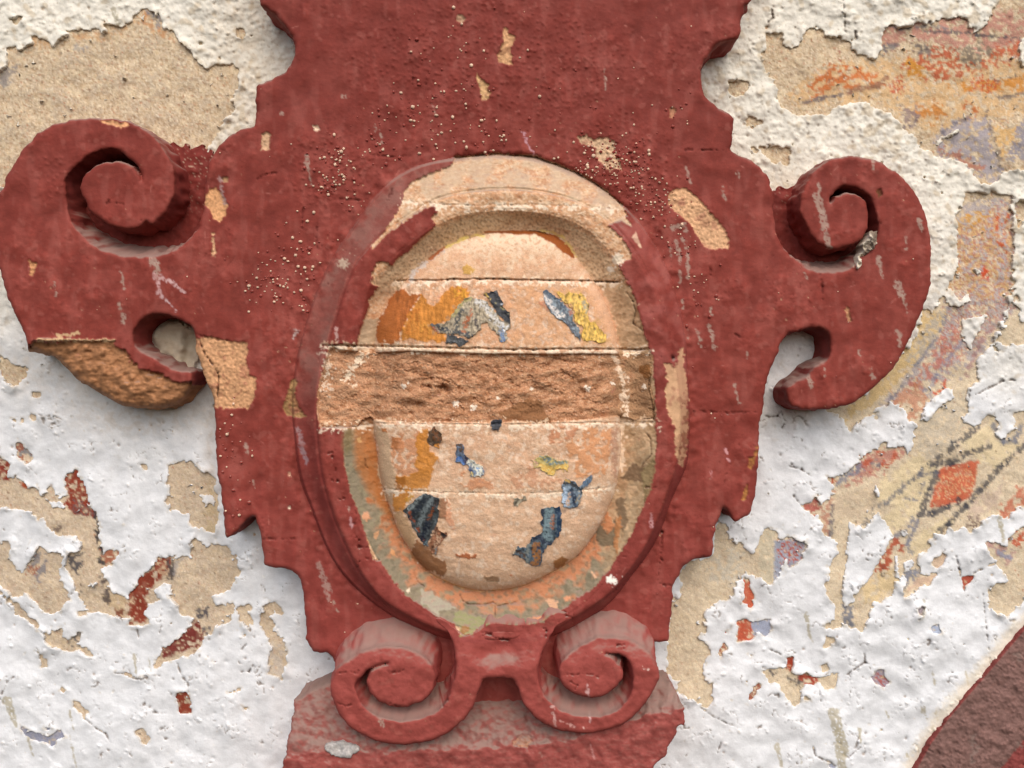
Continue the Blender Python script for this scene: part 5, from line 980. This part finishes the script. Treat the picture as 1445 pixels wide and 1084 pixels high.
# boss: courses of stone
bS = RR - r3
def blab(u, v):
    a = np.zeros(u.shape, int)
    a += v > np.interp(u, [560, 700, 905], [396, 394, 398]); a += v > 545; a += v > np.interp(u, [540, 600, 720, 800, 870], [690, 694, 697, 694, 687]); return a
HBm = HB - 16 * sm(0, -6, torn_S0)
relief(['stone_course'] * 4, bS + .3 * N_rag, HBm, CC, M_stone, cart, (515, 890, 315, 845), res=1.2, rnd=2.5, back=55, levels=2, label=blab)
torn = relief('stone_course', torn_S, HT, CC, M_torn, cart, (435, 935, 480, 612), res=1.0, rnd=2.0, back=lambda a, b: samp(HT, a, b) - 22, levels=2, wob=1)[0]
torn['label'] = 'rough torn brown course across the middle of the oval'

# scrolls and bridge under the oval
def klab(u, v): return np.where(u < 662, 0, np.where(u < 742, 1, 2))
def kflare(u, v, nx_, nz_): return 27 * np.clip(nz_, 0, 1) ** 1.3 + 2
def kside(u, v, c, l): return lin((158, 76, 70))[None, :] * (1 + .05 * samp(N_rag2, u + 23 * l, v + 31 * l)[:, None])
relief(['scroll', 'bridge', 'scroll'], brk_S, HK, CC, M_red, cart, (460, 945, 865, 1060), rnd=6.0, back=52, levels=8, flare=kflare, sidecol=kside, S0=brk_S0, rndmask=sm(893, 905, PY) + sm(625, 600, PX) + sm(790, 812, PX), label=klab, wob=1.3)

FC = CC.copy(); fl_n = fn(61, 3, 18, 1.2, .6, 1.4)
for pts, c in flakes:
    w_, S_ = sdf_win(pts, 10); m = 1 - sm(-.5, 3, S_)
    base = lin(c) * (1 + .30 * fl_n[w_] + .12 * N_rag3[w_])[..., None].clip(.2, 2.2)
    FC[w_] += (base - FC[w_]) * m[..., None]
J = (470, 370, 5.764); K = (720, 370, 5.764); L1 = (470, 560, 5.764); L2 = (720, 560, 5.764); L3 = (720, 720, 5.764); L4 = (470, 720, 5.764)
for z, t, a, c, cv in ((J, "1180,320 1250,370 1300,450 1370,520 1390,600", 10, (214, 210, 204), .5), (J, "1370,560 1385,640", 8, (90, 120, 160), .6), (J, "1390,560 1420,520", 3, (236, 236, 236), .6), (J, "800,520 900,545 1020,570 1100,610", 8, (50, 56, 62), .9), (J, "820,540 850,560", 5, (156, 84, 48), .5),
        (J, "1040,400 1010,480 1000,560", 8, (58, 62, 64), .5), (J, "1120,400 1090,480 1060,560", 7, (172, 100, 60), .6), (J, "980,420 1050,330 1110,300", 8, (176, 166, 112), .4), (J, "1160,470 1180,540", 5, (60, 50, 50), .8), (J, "1040,620 1100,590 1140,600", 5, (64, 66, 70), .7), (J, "1240,270 1280,300", 3, (206, 170, 80), .8),
        (J, "1300,320 1380,380 1441,440", 2, (150, 140, 96), .0), (J, "1360,340 1441,360", 3, (200, 206, 214), .4), (K, "280,280 340,360 400,440", 8, (214, 206, 200), .6), (K, "290,240 380,300 440,380", 7, (66, 82, 100), .6), (K, "480,350 500,420", 6, (166, 110, 90), .4), (K, "430,420 480,500 560,600", 7, (84, 88, 98), .7), (K, "395,440 420,430", 7, (236, 226, 216), .8),
        (K, "600,330 620,400", 7, (170, 158, 130), .9), (L1, "830,270 830,330 860,340", 9, (116, 72, 40), .3), (L1, "840,400 870,410", 5, (214, 140, 60), 1), (L1, "1000,500 1050,520 1080,545", 8, (60, 104, 168), .6), (L1, "1020,400 1050,430", 8, (84, 60, 36), .8), (L1, "1070,500 1090,540", 6, (60, 44, 60), .7), (L1, "1130,540 1190,570 1180,640", 12, (226, 224, 206), .9), (L1, "1180,590 1170,650", 4, (120, 160, 206), .5), (L1, "1120,560 1115,650", 3, (44, 56, 96), 1), (L1, "1115,625 1135,645", 4, (230, 200, 110), 1),
        (L2, "260,480 340,530 440,540", 9, (128, 146, 146), .3), (L2, "260,570 330,600 440,570 460,620", 10, (222, 180, 92), .9), (L2, "190,510 210,540", 5, (206, 160, 140), .8), (L2, "280,470 310,475", 4, (70, 76, 84), .8), (L2, "440,690 520,720 580,765", 8, (52, 54, 58), 1), (L2, "500,760 520,840 540,900", 7, (44, 56, 76), 1), (L2, "440,770 450,880", 9, (186, 206, 226), .9), (L2, "560,780 555,860", 4, (160, 150, 130), .7), (L2, "480,780 470,880", 4, (206, 170, 140), .5),
        (L2, "590,700 640,690", 7, (96, 120, 146), .8), (L2, "455,680 480,690", 4, (206, 170, 100), .8), (L1, "620,920 700,830 740,810", 7, (140, 150, 150), .4), (L1, "630,1000 720,860 750,830", 10, (40, 46, 54), .9), (L1, "690,1060 740,950 800,840", 8, (116, 126, 128), .9), (L1, "760,1060 800,950 840,850", 9, (50, 44, 44), .5), (L1, "780,980 820,900", 5, (140, 80, 50), .4), (L4, "620,20 700,170 750,270", 2.5, (150, 80, 52), 1), (L4, "760,120 720,220 750,280", 9, (36, 42, 54), .8), (L4, "760,260 740,320", 4, (130, 150, 156), .8),
        (L3, "320,-10 310,100 300,230", 14, (128, 150, 156), 1), (L3, "385,-20 400,100 390,200", 9, (40, 62, 88), 1.2), (L3, "260,-10 262,80 250,130", 5, (44, 54, 70), 1), (L3, "350,60 345,150", 7, (170, 110, 80), .2), (L3, "175,230 230,220 270,260 320,280", 8, (50, 58, 76), .7), (L3, "215,300 220,380 200,430", 14, (160, 110, 66), .8), (L3, "150,290 130,350 140,420", 8, (130, 136, 132), .3), (L3, "40,330 80,340 110,390", 8, (84, 66, 56), .3), (L3, "20,350 50,310", 3, (226, 206, 176), .9), (L3, "240,300 270,330 260,380", 5, (54, 66, 88), .8),
        (L4, "880,190 910,190 900,220", 6, (40, 36, 38), 1), (L4, "850,310 830,360", 4, (130, 140, 140), .7), (L4, "820,180 860,220 830,290", 5, (206, 170, 140), .1)):
    stroke(FC, P(*z, t), c, a, a * .8, rag=1.2, op=.92, cover=cv, noise=N_spk)
curl = np.clip(N_rag2 * .6 + .7, 0, 2)
for pts, c in flakes:
    S_ = sdf(pts, 14) + .9 * RAG
    p = np.array(pts)
    HF = HB + .7 + curl * .7 * sm(5, 0, -S_)
    relief('paint_flake', S_, HF, FC, M_flake, cart, (p[:, 0].min() - 6, p[:, 0].max() + 6, p[:, 1].min() - 6, p[:, 1].max() + 6), res=1.1, back=lambda a, b: samp(HF, a, b) - .7, levels=1)

# crumbs of grit standing proud of the red paint
ico = [(0, 0, -1), (.7236, -.5257, -.4472), (-.2764, -.8506, -.4472), (-.8944, 0, -.4472), (-.2764, .8506, -.4472), (.7236, .5257, -.4472), (.2764, -.8506, .4472), (-.7236, -.5257, .4472), (-.7236, .5257, .4472), (.2764, .8506, .4472), (.8944, 0, .4472), (0, 0, 1)]
icf = [(0, 1, 2), (1, 0, 5), (0, 2, 3), (0, 3, 4), (0, 4, 5), (1, 5, 10), (2, 1, 6), (3, 2, 7), (4, 3, 8), (5, 4, 9), (1, 10, 6), (2, 6, 7), (3, 7, 8), (4, 8, 9), (5, 9, 10), (6, 10, 11), (7, 6, 11), (8, 7, 11), (9, 8, 11), (10, 9, 11)]
gr_ = np.random.default_rng(77); pv = []; pf = []; pc = []
def crumb(x, y, r_, c, HH):
    xi, yi = int(round(x)) + MG, int(round(y)) + MG
    if plate_S0[yi, xi] > -3: return
    z = float(HH[yi, xi]) + r_ * .15; k = (D * 1000 - z) / F; b = len(pv)
    sc = gr_.uniform(.75, 1.25, 3)
    for a in ico:
        pv.append((((x - CX) * k + a[0] * r_ * sc[0]) / 1000, -(z + a[1] * r_ * sc[1]) / 1000, ((CY - y) * k + a[2] * r_ * sc[2]) / 1000)); pc.append(c)
    for f in icf: pf.append((f[0] + b, f[1] + b, f[2] + b))
WHT, RDc = lin((232, 200, 172)), lin((150, 70, 62))
clusters = [(478, 232, 24, 34, 60), (460, 262, 10, 14, 10), (540, 212, 30, 16, 16), (835, 235, 40, 26, 60), (880, 228, 34, 32, 90), (915, 285, 30, 34, 70), (820, 246, 12, 8, 20), (700, 195, 60, 16, 30), (600, 170, 70, 40, 30), (640, 100, 60, 70, 44),
            (375, 400, 26, 30, 50), (430, 420, 18, 50, 26), (430, 350, 30, 40, 24), (960, 340, 22, 40, 24), (985, 420, 30, 40, 16), (330, 620, 20, 40, 20), (960, 150, 40, 30, 10), (500, 290, 20, 20, 10), (300, 205, 10, 10, 8), (940, 560, 60, 80, 14), (330, 690, 20, 40, 14), (560, 170, 60, 40, 12), (800, 120, 90, 60, 12)]
for (x, y, sx_, sy_, n_) in clusters:
    for _ in range(int(n_ * 1.4)):
        a, b = gr_.normal(x, sx_ * .7), gr_.normal(y, sy_ * .7)
        if RR[int(b) + MG, int(a) + MG] < r0[int(b) + MG, int(a) + MG] + 2: continue
        r_ = gr_.choice([1.0, 1.4, 1.9, 2.6], p=[.35, .35, .2, .1]); crumb(a, b, r_, WHT * gr_.uniform(.75, 1.1) if gr_.random() < .5 else RDc, HP)
for _ in range(160):
    crumb(gr_.uniform(10, 1290), gr_.uniform(5, 900), gr_.choice([.6, .9, 1.2]), WHT * .9 if gr_.random() < .6 else RDc, HP) if True else None
me = bpy.data.meshes.new('grit'); me.from_pydata(pv, [], pf); me.update()
at = me.color_attributes.new('Col', 'FLOAT_COLOR', 'POINT'); c4 = np.ones((len(pv), 4), np.float32); c4[:, :3] = np.array(pc); at.data.foreach_set('color', c4.ravel())
me.polygons.foreach_set('use_smooth', np.ones(len(pf), bool)); me.materials.append(M_red)
grit = bpy.data.objects.new('grit', me); C.objects.link(grit); grit.parent = cart; grit['kind'] = 'stuff'

# ------------------------------------------------------------------ the ledge below the scrolls
led_o = relief('dusty_ledge', ledge_S, HL, CCL, M_red, None, (360, 985, 935, 1278), rnd=4, back=-3, levels=5, S0=ledge_S0, wob=1.5)[0]
tag(led_o, 'broken red ledge thick with grey dust under the two lower scrolls', 'ledge')
chip = relief('mortar_crumb', sdf(P(*Z4, "155,1010 190,990 250,985 300,1000 345,1015 350,1040 310,1060 300,1084 240,1075 190,1060 160,1035"), 20) + .6 * RAG, HL + 3.5 + .8 * N_lump,
              np.broadcast_to(lin((170, 166, 162)), CC.shape) * (1 + .12 * N_rag3 + .1 * N_pal)[..., None], M_stone, None, (450, 515, 1040, 1078), res=1.1, rnd=1.5, back=lambda a, b: samp(HL, a, b) - 1, levels=1)[0]
tag(chip, 'loose grey flake of mortar lying on the ledge below the left scroll', 'mortar flake')
lump_pts = P(*Z7, "750,505 790,505 795,550 780,600 740,630 710,660 700,700 680,720 672,700 685,650 710,610 705,580 740,550")
HLU = PLATE + 2 + 2.5 * N_lump + 1.5 * N_rag
LUC = np.empty_like(CC); LUC[:] = lin((214, 202, 182)); blend(LUC, .8 * crisp(N_rag2 - (PY - 345) * .12, 0, .5), lin((92, 72, 58))); LUC *= (1 + .12 * N_rag3)[..., None]
lo = relief('mortar_lump', sdf(lump_pts, 20) + .8 * RAG, HLU, LUC, M_stone, cart, (1200, 1245, 318, 388), res=1.1, rnd=3, back=lambda a, b: 0 * a + 40, levels=3)
print('tris', TRIS[0] + len(pf))
